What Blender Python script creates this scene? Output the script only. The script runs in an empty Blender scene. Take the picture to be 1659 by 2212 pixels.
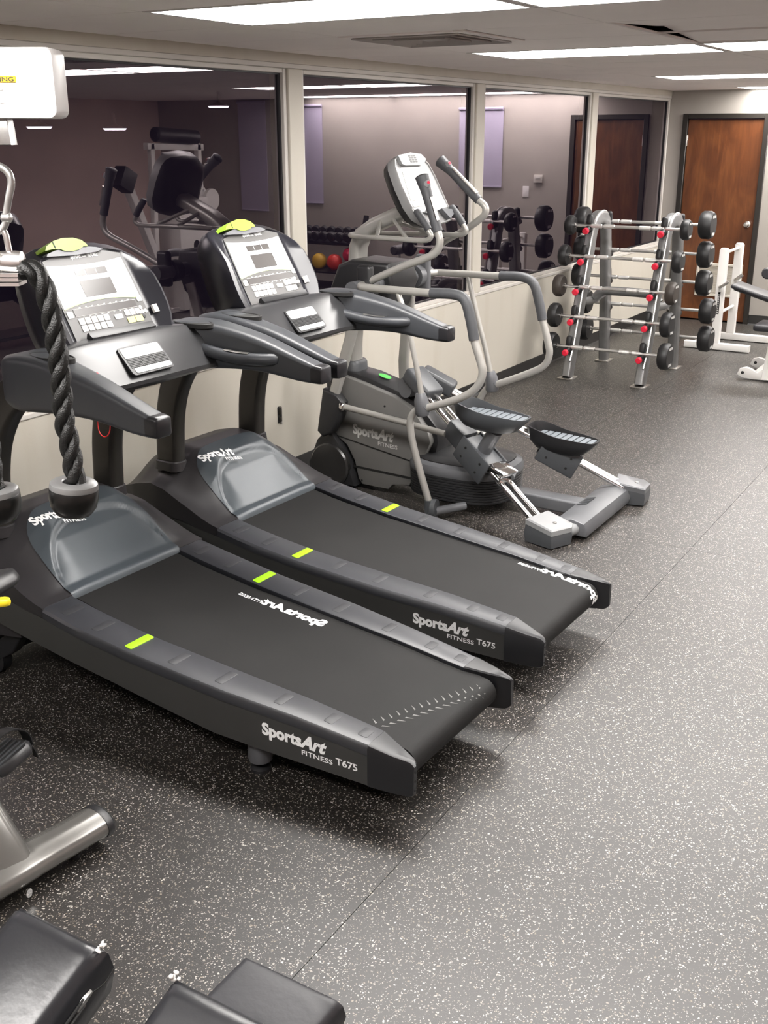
import bpy, bmesh, math, random
from math import sin, cos, pi, radians, sqrt, atan2
from mathutils import Vector, Matrix

random.seed(7)
SC = bpy.context.scene
COL = SC.collection

# ------------------------------------------------------------------ camera
CAM_H = 1.90
YAW, PIT, ROLL = 0.54595, 0.33914, -0.0013
FPX = 2328.5
cam_d = bpy.data.cameras.new('camera')
cam = bpy.data.objects.new('camera', cam_d)
COL.objects.link(cam)
fw = Vector((-sin(YAW) * cos(PIT), cos(YAW) * cos(PIT), -sin(PIT)))
rt = Vector((cos(YAW), sin(YAW), 0))
up = rt.cross(fw)
r2 = cos(ROLL) * rt + sin(ROLL) * up
u2 = -sin(ROLL) * rt + cos(ROLL) * up
cam.matrix_world = Matrix(((r2.x, u2.x, -fw.x, 0), (r2.y, u2.y, -fw.y, 0), (r2.z, u2.z, -fw.z, CAM_H), (0, 0, 0, 1)))
cam_d.sensor_fit = 'VERTICAL'
cam_d.sensor_height = 36.0
cam_d.lens = FPX / 2212.0 * 36.0
cam_d.clip_start = 0.05
SC.camera = cam

# ------------------------------------------------------------------ world, exposure
w = bpy.data.worlds.new('night')
SC.world = w
w.use_nodes = True
w.node_tree.nodes['Background'].inputs[0].default_value = (0.016, 0.011, 0.020, 1)
w.node_tree.nodes['Background'].inputs[1].default_value = 1.0
SC.view_settings.view_transform = 'Standard'
SC.view_settings.look = 'None'
SC.view_settings.gamma = 1.0
SC.view_settings.use_curve_mapping = False
SC.view_settings.exposure = 0.0
SC.cycles.max_bounces = 10
SC.cycles.diffuse_bounces = 6
SC.cycles.glossy_bounces = 5
SC.cycles.transparent_max_bounces = 12
SC.cycles.use_denoising = True
SC.cycles.sample_clamp_indirect = 6.0
LIGHT_POWER = 28.0        # emission of the fluorescent diffusers

# ------------------------------------------------------------------ room constants
XF = -3.60      # room face of the window wall
XG = -3.64      # glass
YF = 11.60      # far wall
XR = 3.30       # opposite wall
YB = -2.60      # wall behind the camera
ZC = 2.29       # ceiling
ZS = 0.775      # sill
ZH = 2.215      # window head


# ------------------------------------------------------------------ materials
def mat(name, col, rough=0.5, metal=0.0, var=0.0, vscale=8.0, bump=0.0, bscale=200.0, rvar=0.0, coat=0.0, spec=0.5, aniso=None):
    m = bpy.data.materials.new(name)
    m.use_nodes = True
    nt = m.node_tree
    b = nt.nodes['Principled BSDF']
    b.inputs['Base Color'].default_value = (*col, 1)
    b.inputs['Roughness'].default_value = rough
    b.inputs['Metallic'].default_value = metal
    b.inputs['Specular IOR Level'].default_value = spec
    if coat:
        b.inputs['Coat Weight'].default_value = coat
        b.inputs['Coat Roughness'].default_value = 0.15
    tc = nt.nodes.new('ShaderNodeTexCoord')
    if var:
        n = nt.nodes.new('ShaderNodeTexNoise')
        n.inputs['Scale'].default_value = vscale
        n.inputs['Detail'].default_value = 4
        nt.links.new(tc.outputs['Object'], n.inputs['Vector'])
        mr = nt.nodes.new('ShaderNodeMapRange')
        mr.inputs['To Min'].default_value = 1 - var
        mr.inputs['To Max'].default_value = 1 + var
        mr.inputs['From Min'].default_value = 0.25
        mr.inputs['From Max'].default_value = 0.75
        nt.links.new(n.outputs['Fac'], mr.inputs['Value'])
        mx = nt.nodes.new('ShaderNodeMix')
        mx.data_type = 'RGBA'
        mx.blend_type = 'MULTIPLY'
        mx.inputs['Factor'].default_value = 1
        mx.inputs[6].default_value = (*col, 1)
        nt.links.new(mr.outputs['Result'], mx.inputs[7])
        nt.links.new(mx.outputs[2], b.inputs['Base Color'])
        if rvar:
            m2 = nt.nodes.new('ShaderNodeMapRange')
            m2.inputs['To Min'].default_value = max(0.02, rough - rvar)
            m2.inputs['To Max'].default_value = rough + rvar
            nt.links.new(n.outputs['Fac'], m2.inputs['Value'])
            nt.links.new(m2.outputs['Result'], b.inputs['Roughness'])
    if bump:
        n2 = nt.nodes.new('ShaderNodeTexNoise')
        n2.inputs['Scale'].default_value = bscale
        n2.inputs['Detail'].default_value = 3
        nt.links.new(tc.outputs['Object'], n2.inputs['Vector'])
        bp = nt.nodes.new('ShaderNodeBump')
        bp.inputs['Strength'].default_value = bump
        bp.inputs['Distance'].default_value = 0.002
        nt.links.new(n2.outputs['Fac'], bp.inputs['Height'])
        nt.links.new(bp.outputs['Normal'], b.inputs['Normal'])
    return m


def mat_emit(name, col, strength):
    m = bpy.data.materials.new(name)
    m.use_nodes = True
    nt = m.node_tree
    b = nt.nodes['Principled BSDF']
    b.inputs['Base Color'].default_value = (*col, 1)
    b.inputs['Emission Color'].default_value = (*col, 1)
    b.inputs['Emission Strength'].default_value = strength
    return m


def mat_floor():
    m = bpy.data.materials.new('speckled_rubber')
    m.use_nodes = True
    nt = m.node_tree
    N, L = nt.nodes, nt.links
    b = N['Principled BSDF']
    tc = N.new('ShaderNodeTexCoord')
    # warp so that the granules are irregular crumbs
    nz = N.new('ShaderNodeTexNoise'); nz.inputs['Scale'].default_value = 180; nz.inputs['Detail'].default_value = 2
    L.new(tc.outputs['Object'], nz.inputs['Vector'])
    vm = N.new('ShaderNodeVectorMath'); vm.operation = 'MULTIPLY_ADD'
    vm.inputs[1].default_value = (0.008, 0.008, 0.008)
    L.new(nz.outputs['Color'], vm.inputs[0]); L.new(tc.outputs['Object'], vm.inputs[2])
    masks = []
    for sc_, thr, rad in ((140, 0.72, 0.38), (250, 0.76, 0.45)):
        v = N.new('ShaderNodeTexVoronoi'); v.voronoi_dimensions = '2D'
        v.inputs['Scale'].default_value = sc_
        L.new(vm.outputs[0], v.inputs['Vector'])
        sep = N.new('ShaderNodeSeparateColor'); L.new(v.outputs['Color'], sep.inputs[0])
        g = N.new('ShaderNodeMath'); g.operation = 'GREATER_THAN'; g.inputs[1].default_value = thr
        L.new(sep.outputs[0], g.inputs[0])
        # size varies from crumb to crumb
        rd = N.new('ShaderNodeMath'); rd.operation = 'MULTIPLY'; rd.inputs[1].default_value = rad
        L.new(sep.outputs[1], rd.inputs[0])
        l = N.new('ShaderNodeMath'); l.operation = 'LESS_THAN'
        L.new(v.outputs['Distance'], l.inputs[0]); L.new(rd.outputs[0], l.inputs[1])
        p = N.new('ShaderNodeMath'); p.operation = 'MULTIPLY'
        L.new(g.outputs[0], p.inputs[0]); L.new(l.outputs[0], p.inputs[1])
        masks.append((p, sep))
    mx = N.new('ShaderNodeMath'); mx.operation = 'MAXIMUM'
    L.new(masks[0][0].outputs[0], mx.inputs[0]); L.new(masks[1][0].outputs[0], mx.inputs[1])
    # base black rubber with slow tone changes
    n2 = N.new('ShaderNodeTexNoise'); n2.inputs['Scale'].default_value = 1.3; n2.inputs['Detail'].default_value = 5
    L.new(tc.outputs['Object'], n2.inputs['Vector'])
    rb = N.new('ShaderNodeValToRGB')
    rb.color_ramp.elements[0].color = (0.0115, 0.0103, 0.0095, 1); rb.color_ramp.elements[0].position = 0.3
    rb.color_ramp.elements[1].color = (0.021, 0.0185, 0.017, 1); rb.color_ramp.elements[1].position = 0.7
    L.new(n2.outputs['Fac'], rb.inputs['Fac'])
    rf = N.new('ShaderNodeValToRGB')
    rf.color_ramp.elements[0].color = (0.17, 0.14, 0.10, 1)
    rf.color_ramp.elements[1].color = (0.50, 0.475, 0.44, 1)
    L.new(masks[0][1].outputs[2], rf.inputs['Fac'])
    mc = N.new('ShaderNodeMix'); mc.data_type = 'RGBA'
    L.new(mx.outputs[0], mc.inputs['Factor']); L.new(rb.outputs['Color'], mc.inputs[6]); L.new(rf.outputs['Color'], mc.inputs[7])
    L.new(mc.outputs[2], b.inputs['Base Color'])
    b.inputs['Roughness'].default_value = 0.40
    b.inputs['Specular IOR Level'].default_value = 0.75
    n3 = N.new('ShaderNodeTexNoise'); n3.inputs['Scale'].default_value = 320; n3.inputs['Detail'].default_value = 2
    L.new(tc.outputs['Object'], n3.inputs['Vector'])
    bp = N.new('ShaderNodeBump'); bp.inputs['Strength'].default_value = 0.35; bp.inputs['Distance'].default_value = 0.0015
    L.new(n3.outputs['Fac'], bp.inputs['Height']); L.new(bp.outputs['Normal'], b.inputs['Normal'])
    return m


def mat_wood():
    m = bpy.data.materials.new('stained_birch_veneer')
    m.use_nodes = True
    nt = m.node_tree
    N, L = nt.nodes, nt.links
    b = N['Principled BSDF']
    tc = N.new('ShaderNodeTexCoord')
    mp = N.new('ShaderNodeMapping'); mp.inputs['Scale'].default_value = (3.2, 3.2, 1.1)
    L.new(tc.outputs['Object'], mp.inputs['Vector'])
    n = N.new('ShaderNodeTexNoise'); n.inputs['Scale'].default_value = 2.2; n.inputs['Detail'].default_value = 7
    n.inputs['Distortion'].default_value = 1.2
    L.new(mp.outputs['Vector'], n.inputs['Vector'])
    mp2 = N.new('ShaderNodeMapping'); mp2.inputs['Scale'].default_value = (60, 60, 2.2)
    L.new(tc.outputs['Object'], mp2.inputs['Vector'])
    g = N.new('ShaderNodeTexNoise'); g.inputs['Scale'].default_value = 1.0; g.inputs['Detail'].default_value = 4
    L.new(mp2.outputs['Vector'], g.inputs['Vector'])
    ad = N.new('ShaderNodeMath'); ad.operation = 'MULTIPLY_ADD'; ad.inputs[1].default_value = 0.35
    L.new(g.outputs['Fac'], ad.inputs[0]); L.new(n.outputs['Fac'], ad.inputs[2])
    r = N.new('ShaderNodeValToRGB')
    r.color_ramp.elements[0].position = 0.42; r.color_ramp.elements[0].color = (0.072, 0.0235, 0.0085, 1)
    r.color_ramp.elements[1].position = 0.95; r.color_ramp.elements[1].color = (0.190, 0.070, 0.022, 1)
    e = r.color_ramp.elements.new(0.68); e.color = (0.118, 0.038, 0.0125, 1)
    L.new(ad.outputs[0], r.inputs['Fac'])
    L.new(r.outputs['Color'], b.inputs['Base Color'])
    b.inputs['Roughness'].default_value = 0.32
    return m


def mat_glass():
    m = bpy.data.materials.new('night_window_glass')
    m.use_nodes = True
    nt = m.node_tree
    N, L = nt.nodes, nt.links
    for n in list(N):
        if n.type != 'OUTPUT_MATERIAL':
            N.remove(n)
    out = [n for n in N if n.type == 'OUTPUT_MATERIAL'][0]
    tr = N.new('ShaderNodeBsdfTransparent'); tr.inputs[0].default_value = (0.42, 0.40, 0.46, 1)
    gl = N.new('ShaderNodeBsdfGlossy'); gl.inputs['Roughness'].default_value = 0.0
    gl.inputs[0].default_value = (1.0, 0.90, 0.95, 1)
    fr = N.new('ShaderNodeFresnel'); fr.inputs['IOR'].default_value = 1.9
    mu = N.new('ShaderNodeMath'); mu.operation = 'MULTIPLY_ADD'; mu.inputs[1].default_value = 0.70; mu.inputs[2].default_value = 0.095
    mu.use_clamp = True
    L.new(fr.outputs[0], mu.inputs[0])
    ms = N.new('ShaderNodeMixShader')
    L.new(mu.outputs[0], ms.inputs[0]); L.new(tr.outputs[0], ms.inputs[1]); L.new(gl.outputs[0], ms.inputs[2])
    L.new(ms.outputs[0], out.inputs[0])
    return m


def mat_stained_wall(name, col, stain, amount):
    """painted wall with scuffs and drip stains"""
    m = bpy.data.materials.new(name)
    m.use_nodes = True
    nt = m.node_tree
    N, L = nt.nodes, nt.links
    b = N['Principled BSDF']
    tc = N.new('ShaderNodeTexCoord')
    mp = N.new('ShaderNodeMapping'); mp.inputs['Scale'].default_value = (4, 4.5, 0.8)
    L.new(tc.outputs['Object'], mp.inputs['Vector'])
    n = N.new('ShaderNodeTexNoise'); n.inputs['Scale'].default_value = 1.5; n.inputs['Detail'].default_value = 6
    L.new(mp.outputs['Vector'], n.inputs['Vector'])
    r = N.new('ShaderNodeValToRGB')
    r.color_ramp.elements[0].position = 0.50; r.color_ramp.elements[0].color = (0, 0, 0, 1)
    r.color_ramp.elements[1].position = 0.80; r.color_ramp.elements[1].color = (amount, amount, amount, 1)
    L.new(n.outputs['Fac'], r.inputs['Fac'])
    mc = N.new('ShaderNodeMix'); mc.data_type = 'RGBA'
    mc.inputs[6].default_value = (*col, 1); mc.inputs[7].default_value = (*stain, 1)
    L.new(r.outputs['Color'], mc.inputs['Factor'])
    L.new(mc.outputs[2], b.inputs['Base Color'])
    b.inputs['Roughness'].default_value = 0.55
    n3 = N.new('ShaderNodeTexNoise'); n3.inputs['Scale'].default_value = 90; n3.inputs['Detail'].default_value = 3
    L.new(tc.outputs['Object'], n3.inputs['Vector'])
    bp = N.new('ShaderNodeBump'); bp.inputs['Strength'].default_value = 0.12; bp.inputs['Distance'].default_value = 0.002
    L.new(n3.outputs['Fac'], bp.inputs['Height']); L.new(bp.outputs['Normal'], b.inputs['Normal'])
    return m


M = {}
M['floor'] = mat_floor()
M['subfloor'] = mat('subfloor', (0.012, 0.011, 0.010), 0.9, var=0.2)
M['wood'] = mat_wood()
M['glass'] = mat_glass()
M['wall'] = mat_stained_wall('window_wall_paint', (0.505, 0.475, 0.412), (0.36, 0.31, 0.23), 0.30)
M['farwall'] = mat('far_wall_paint', (0.34, 0.315, 0.285), 0.6, var=0.05, vscale=3, bump=0.1, bscale=90)
M['backwall'] = mat('glass_mauve_wall', (0.72, 0.55, 0.50), 0.6, var=0.10, vscale=1.0, bump=0.1, bscale=90)  # beige-grey walls, with the mauve cast of the window glass put into the colour
M['frame'] = mat('window_frame_paint', (0.54, 0.515, 0.478), 0.45, var=0.04, vscale=5)
M['gasket'] = mat('black_gasket', (0.010, 0.009, 0.012), 0.5, var=0.1)
M['tile'] = mat('ceiling_tile', (0.94, 0.885, 0.855), 0.85, var=0.035, vscale=2.0, bump=0.25, bscale=260)
M['tbar'] = mat('ceiling_grid', (0.74, 0.69, 0.66), 0.5, var=0.03)
M['duct'] = mat('vent_dark', (0.05, 0.045, 0.042), 0.7, var=0.1)
M['ventpaint'] = mat('vent_paint', (0.40, 0.37, 0.35), 0.5, var=0.08)
M['lamp'] = mat_emit('fluorescent_diffuser', (1.0, 0.965, 0.93), LIGHT_POWER)
M['lampframe'] = mat('lamp_frame', (0.75, 0.73, 0.70), 0.4, var=0.02)
M['outlamp'] = mat_emit('outdoor_lamp', (1.0, 0.9, 0.95), 9.0)
M['outpole'] = mat('lamp_stem', (0.35, 0.3, 0.4), 0.5, var=0.1)
M['base'] = mat('black_cove_base', (0.016, 0.015, 0.014), 0.5, var=0.2)
M['jamb'] = mat('dark_jamb', (0.016, 0.013, 0.010), 0.45, var=0.15)
M['steel'] = mat('brushed_steel', (0.62, 0.60, 0.57), 0.28, 1.0, var=0.06, vscale=30)
M['chrome'] = mat('chrome', (0.83, 0.82, 0.81), 0.08, 1.0, var=0.03, vscale=20)
M['bar'] = mat('bar_steel', (0.86, 0.85, 0.83), 0.36, 1.0, var=0.06, vscale=25)
M['knurl'] = mat('knurled_sleeve', (0.92, 0.91, 0.89), 0.42, 0.9, var=0.06, vscale=60, bump=0.4, bscale=900)
M['louver'] = mat('louver_enamel', (0.60, 0.56, 0.49), 0.5, var=0.04)
M['white'] = mat('white_enamel', (0.70, 0.685, 0.66), 0.32, var=0.04, vscale=12)
M['whitepl'] = mat('white_plastic', (0.86, 0.85, 0.84), 0.35, var=0.02)
M['graysteel'] = mat('grey_powdercoat', (0.22, 0.22, 0.22), 0.36, 0.55, var=0.07, vscale=18)
M['rackedge'] = mat('pale_rack_edge', (0.55, 0.55, 0.54), 0.30, 0.75, var=0.06, vscale=18)
M['rubber'] = mat('black_rubber', (0.0125, 0.0125, 0.0135), 0.48, var=0.12, vscale=15)
M['rubber2'] = mat('worn_brown_rubber', (0.045, 0.036, 0.030), 0.55, var=0.18, vscale=15)
M['red'] = mat('red_cap', (0.78, 0.020, 0.055), 0.4, var=0.05)
M['redcord'] = mat('red_cord', (0.6, 0.02, 0.02), 0.5, var=0.05)
# treadmill
M['rail'] = mat('rail_plastic', (0.022, 0.0235, 0.029), 0.42, spec=0.9, var=0.06, vscale=20, bump=0.12, bscale=700)
M['strip'] = mat('rail_grip', (0.019, 0.020, 0.024), 0.52, spec=0.8, var=0.06, vscale=40, bump=0.15, bscale=900)
M['sidepanel'] = mat('side_panel_paint', (0.041, 0.041, 0.0395), 0.50, var=0.06, vscale=8)
M['cap'] = mat('end_cap_plastic', (0.012, 0.0125, 0.0145), 0.38, var=0.06, vscale=20)
M['belt'] = mat('running_belt', (0.0095, 0.0093, 0.0092), 0.68, var=0.18, vscale=5, bump=0.25, bscale=1200, spec=0.28)
M['hood'] = mat('hood_plastic', (0.023, 0.0215, 0.0235), 0.42, var=0.08, vscale=10, bump=0.1, bscale=600)
M['insert'] = mat('slate_insert', (0.052, 0.063, 0.073), 0.33, 0.1, var=0.04, vscale=14, bump=0.08, bscale=900)
M['lime'] = mat('lime_mark', (0.30, 0.62, 0.008), 0.45, var=0.03)
M['limecap'] = mat('lime_cover', (0.24, 0.40, 0.035), 0.40, var=0.04, vscale=20)
M['dkmetal'] = mat('bronze_grey_upright', (0.050, 0.047, 0.043), 0.34, 0.5, var=0.05, vscale=12)
M['arm'] = mat('arm_plastic', (0.036, 0.0385, 0.0435), 0.40, var=0.05, vscale=16, bump=0.1, bscale=700)
M['armcap'] = mat('arm_cap', (0.012, 0.012, 0.014), 0.32, var=0.05, vscale=16)
M['dash'] = mat('dash_plastic', (0.028, 0.028, 0.030), 0.30, var=0.05, vscale=10)
M['shell'] = mat('console_shell', (0.013, 0.013, 0.0175), 0.30, var=0.06, vscale=10)
M['panel'] = mat('console_overlay_grey', (0.085, 0.083, 0.082), 0.42, var=0.03)
M['panelw'] = mat('console_overlay_white', (0.66, 0.67, 0.67), 0.40, var=0.01)
M['lcd'] = mat('dark_window', (0.062, 0.057, 0.055), 0.25, var=0.08, vscale=5)
M['led'] = mat('led_strip', (0.060, 0.055, 0.054), 0.30, var=0.05)
M['key'] = mat('white_key', (0.58, 0.565, 0.555), 0.45, var=0.02)
M['keyy'] = mat('yellow_key', (0.55, 0.54, 0.20), 0.45, var=0.02)
M['print'] = mat('white_print', (0.92, 0.93, 0.93), 0.5, var=0.02)
M['printg'] = mat('grey_print', (0.50, 0.50, 0.48), 0.5, var=0.03)
M['seam'] = mat('belt_seam_mark', (0.16, 0.16, 0.155), 0.6, var=0.2, vscale=40)
M['slot'] = mat('vent_slot', (0.010, 0.010, 0.010), 0.5, var=0.1)
# elliptical
M['ltgray'] = mat('warm_grey_tube', (0.40, 0.39, 0.365), 0.34, 0.35, var=0.05, vscale=14)
M['shroud'] = mat('grey_shroud', (0.150, 0.147, 0.140), 0.40, 0.1, var=0.05, vscale=9)
M['blackpl'] = mat('black_plastic', (0.017, 0.017, 0.0185), 0.40, var=0.08, vscale=12)
M['dkgray'] = mat('dark_grey_plastic', (0.060, 0.064, 0.070), 0.42, var=0.06, vscale=14)
M['castgray'] = mat('cast_grey', (0.115, 0.118, 0.126), 0.40, 0.15, var=0.06, vscale=14)
M['paleg'] = mat('pale_grey_plastic', (0.24, 0.245, 0.25), 0.42, var=0.04, vscale=14)
M['foam'] = mat('grip_foam', (0.062, 0.064, 0.070), 0.55, var=0.1, vscale=30)
M['consface'] = mat('console_face', (0.27, 0.27, 0.27), 0.38, var=0.03)
M['smoke'] = mat('smoked_cover', (0.022, 0.0215, 0.021), 0.22, var=0.15, vscale=6)
M['green'] = mat('green_sticker', (0.10, 0.55, 0.10), 0.4, var=0.3, vscale=60)
M['tread'] = mat('pedal_tread', (0.16, 0.18, 0.20), 0.5, var=0.06, vscale=30)
# bench, rope, bike
M['vinyl'] = mat('black_vinyl', (0.020, 0.0205, 0.024), 0.31, var=0.12, vscale=7, bump=0.2, bscale=60, rvar=0.05, spec=0.85)
M['vinyl2'] = mat('dull_black_vinyl', (0.030, 0.030, 0.034), 0.42, var=0.12, vscale=9, bump=0.2, bscale=60)
M['tuft'] = mat('white_padding', (0.85, 0.83, 0.80), 0.9, var=0.1, vscale=60)
M['bright'] = mat('bright_plated_steel', (0.93, 0.92, 0.91), 0.30, 1.0, var=0.04, vscale=30)
M['capblack'] = mat('gloss_black_rubber', (0.005, 0.005, 0.0048), 0.30, var=0.2, vscale=25)
M['palelime'] = mat('pale_lime_line', (0.42, 0.55, 0.24), 0.45, var=0.03)
M['rope'] = mat('black_rope', (0.0042, 0.0044, 0.004), 0.45, var=0.3, vscale=60, bump=0.5, bscale=500)
M['galv'] = mat('galvanised_steel', (0.50, 0.50, 0.49), 0.34, 0.9, var=0.25, vscale=45)
M['silver'] = mat('silver_metallic_paint', (0.17, 0.165, 0.155), 0.22, 0.5, var=0.05, vscale=9, coat=0.5)
M['yellow'] = mat('yellow_plastic', (0.86, 0.66, 0.02), 0.4, var=0.04)
M['warn'] = mat('warning_orange', (0.90, 0.48, 0.0), 0.5, var=0.02)
M['ink'] = mat('black_ink', (0.02, 0.02, 0.02), 0.6, var=0.02)
M['greyink'] = mat('grey_ink', (0.42, 0.42, 0.42), 0.6, var=0.02)
M['lav'] = mat('lavender_sheet', (0.40, 0.37, 0.48), 0.6, var=0.06, vscale=2)
M['ballr'] = mat('red_ball', (0.62, 0.035, 0.02), 0.45, var=0.1)
M['bally'] = mat('yellow_ball', (0.60, 0.36, 0.03), 0.45, var=0.1)
M['ballp'] = mat('crimson_ball', (0.55, 0.02, 0.06), 0.45, var=0.1)


# ------------------------------------------------------------------ geometry helpers
def new():
    return bmesh.new()


def merge(dst, src):
    me = bpy.data.meshes.new('t')
    src.to_mesh(me)
    src.free()
    dst.from_mesh(me)
    bpy.data.meshes.remove(me)


def add_box(bm, c, s, rot=None, bev=0.0, seg=2, M4=None):
    b = bmesh.new()
    bmesh.ops.create_cube(b, size=1.0)
    for v in b.verts:
        v.co = Vector((v.co.x * s[0], v.co.y * s[1], v.co.z * s[2]))
    if bev:
        bmesh.ops.bevel(b, geom=list(b.edges), offset=bev, segments=seg, affect='EDGES', profile=0.5)
    mt = Matrix.Translation(Vector(c))
    if rot is not None:
        mt = mt @ rot.to_4x4()
    if M4 is not None:
        mt = M4 @ mt
    bmesh.ops.transform(b, matrix=mt, verts=b.verts)
    merge(bm, b)
    return bm


def loft(bm, rings, cap=True, closed=True, loop=False):
    n = len(rings[0])
    vs = [[bm.verts.new(p) for p in r] for r in rings]
    m = len(vs)
    for i in range(m if loop else m - 1):
        A, B = vs[i], vs[(i + 1) % m]
        for j in range(n if closed else n - 1):
            k = (j + 1) % n
            try:
                bm.faces.new((A[j], A[k], B[k], B[j]))
            except ValueError:
                pass
    if cap and closed and not loop:
        for r in (vs[0], vs[-1]):
            try:
                bm.faces.new(r)
            except ValueError:
                pass
    return vs


def fix(bm):
    bmesh.ops.recalc_face_normals(bm, faces=bm.faces)
    return bm


def cr(pts, n=6, loop=False):
    """Catmull-Rom through pts"""
    P = [Vector(p) for p in pts]
    out = []
    m = len(P)
    for i in range(m if loop else m - 1):
        if loop:
            p0, p1, p2, p3 = P[i - 1], P[i], P[(i + 1) % m], P[(i + 2) % m]
        else:
            p1, p2 = P[i], P[i + 1]
            p0 = P[i - 1] if i > 0 else p1 + (p1 - p2)
            p3 = P[i + 2] if i + 2 < m else p2 + (p2 - p1)
        for k in range(n):
            t = k / n
            out.append(0.5 * ((2 * p1) + (-p0 + p2) * t + (2 * p0 - 5 * p1 + 4 * p2 - p3) * t * t + (-p0 + 3 * p1 - 3 * p2 + p3) * t ** 3))
    if not loop:
        out.append(P[-1])
    return out


def add_tube(bm, pts, r, n=10, sm=0, cap=True, rs=None):
    """round tube through points; r number or list per control point"""
    P = [Vector(p) for p in pts]
    R = list(r) if isinstance(r, (list, tuple)) else [r] * len(P)
    if sm:
        Q = cr(P, sm)
        RR = []
        for i in range(len(P) - 1):
            for k in range(sm):
                RR.append(R[i] + (R[i + 1] - R[i]) * k / sm)
        RR.append(R[-1])
        P, R = Q, RR
    T = []
    for i in range(len(P)):
        a = P[max(0, i - 1)]
        b = P[min(len(P) - 1, i + 1)]
        T.append((b - a).normalized())
    ref = Vector((0, 0, 1)) if abs(T[0].z) < 0.9 else Vector((1, 0, 0))
    s = T[0].cross(ref).normalized()
    rings = []
    for i, p in enumerate(P):
        s = (s - T[i] * s.dot(T[i])).normalized()
        q = T[i].cross(s)
        rings.append([p + R[i] * (cos(2 * pi * k / n) * s + sin(2 * pi * k / n) * q) for k in range(n)])
    loft(bm, rings, cap)
    return bm


def rr(w, h, r, n=3):
    """rounded rectangle outline, centred"""
    out = []
    r = min(r, w / 2 - 1e-5, h / 2 - 1e-5)
    for cx, cy, a0 in ((w / 2 - r, h / 2 - r, 0), (-w / 2 + r, h / 2 - r, 90), (-w / 2 + r, -h / 2 + r, 180), (w / 2 - r, -h / 2 + r, 270)):
        for k in range(n + 1):
            a = radians(a0 + 90 * k / n)
            out.append((cx + r * cos(a), cy + r * sin(a)))
    return out


def sweep(bm, pts, sec, side, cap=True):
    """sweep section (list of (a,b), or a list of them per point); a along side, b along tangent x side"""
    P = [Vector(p) for p in pts]
    S = Vector(side).normalized()
    rings = []
    for i, p in enumerate(P):
        t = (P[min(len(P) - 1, i + 1)] - P[max(0, i - 1)]).normalized()
        nrm = t.cross(S).normalized()
        sc = sec[i] if isinstance(sec[0], list) else sec
        rings.append([p + S * a + nrm * b for a, b in sc])
    loft(bm, rings, cap)
    return bm


def lathe(bm, prof, o, ax, n=16):
    """prof: (radius, height along ax) pairs"""
    o = Vector(o)
    ax = Vector(ax).normalized()
    ref = Vector((0, 0, 1)) if abs(ax.z) < 0.9 else Vector((1, 0, 0))
    s = ax.cross(ref).normalized()
    q = ax.cross(s)
    rings = [[o + ax * h + max(r, 1e-4) * (cos(2 * pi * k / n) * s + sin(2 * pi * k / n) * q) for k in range(n)] for r, h in prof]
    loft(bm, rings, True)
    return bm


def prism(bm, poly, f, a, b, bev=0.0, seg=2):
    """extrude polygon (list of 2D) from a to b; f(p, h) -> 3D"""
    t = bmesh.new()
    loft(t, [[f(p, a) for p in poly], [f(p, b) for p in poly]], True)
    bmesh.ops.recalc_face_normals(t, faces=t.faces)
    if bev:
        es = [e for e in t.edges if len(e.link_faces) == 2 and any(len(fa.verts) > 4 or len(poly) <= 4 for fa in e.link_faces)]
        bmesh.ops.bevel(t, geom=es, offset=bev, segments=seg, affect='EDGES', profile=0.5)
    merge(bm, t)
    return bm


def grid(bm, f, us, vs):
    V = [[bm.verts.new(f(u, v)) for v in vs] for u in us]
    for i in range(len(us) - 1):
        for j in range(len(vs) - 1):
            bm.faces.new((V[i][j], V[i + 1][j], V[i + 1][j + 1], V[i][j + 1]))
    return V


def interp(x, xs, ys):
    if x <= xs[0]:
        return ys[0]
    for i in range(len(xs) - 1):
        if x <= xs[i + 1]:
            t = (x - xs[i]) / (xs[i + 1] - xs[i])
            return ys[i] + (ys[i + 1] - ys[i]) * t
    return ys[-1]


def sstep(a, b, x):
    t = max(0.0, min(1.0, (x - a) / (b - a)))
    return t * t * (3 - 2 * t)


def obj(name, bm, m, parent=None, label=None, smooth=38, kind=None, inv=False):
    bmesh.ops.remove_doubles(bm, verts=bm.verts, dist=1e-6)
    bmesh.ops.recalc_face_normals(bm, faces=bm.faces)
    me = bpy.data.meshes.new(name)
    bm.to_mesh(me)
    bm.free()
    if smooth:
        me.polygons.foreach_set('use_smooth', [True] * len(me.polygons))
        me.set_sharp_from_angle(angle=radians(smooth))
    me.materials.append(M[m] if isinstance(m, str) else m)
    o = bpy.data.objects.new(name, me)
    COL.objects.link(o)
    if parent is not None:
        if inv:      # mesh given in world coordinates
            rootm = world(parent)
            me.transform(rootm.inverted())
        o.parent = parent
    if label:
        o['label'] = label
    if kind:
        o['kind'] = kind
    return o


def world(o):
    m = o.matrix_basis.copy()
    p = o.parent
    while p is not None:
        m = p.matrix_basis @ m
        p = p.parent
    return m


def tag(o, label, cat, group=None):
    o['label'] = label
    o['category'] = cat
    if group:
        o['group'] = group
    return o


def thing(name, label, cat, loc=(0, 0, 0), rotz=0.0, group=None):
    o = bpy.data.objects.new(name, None)
    o.empty_display_size = 0.1
    COL.objects.link(o)
    o.location = loc
    o.rotation_euler = (0, 0, rotz)
    tag(o, label, cat, group)
    return o


def struct(name, bm=None, m=None):
    if bm is None:
        o = bpy.data.objects.new(name, None)
        COL.objects.link(o)
    else:
        o = obj(name, bm, m, smooth=0)
    o['kind'] = 'structure'
    return o


def copy_tree(o, parent=None):
    c = o.copy()
    COL.objects.link(c)
    c.parent = parent
    for ch in list(o.children):
        copy_tree(ch, c)
    return c


_tc = {}


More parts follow.
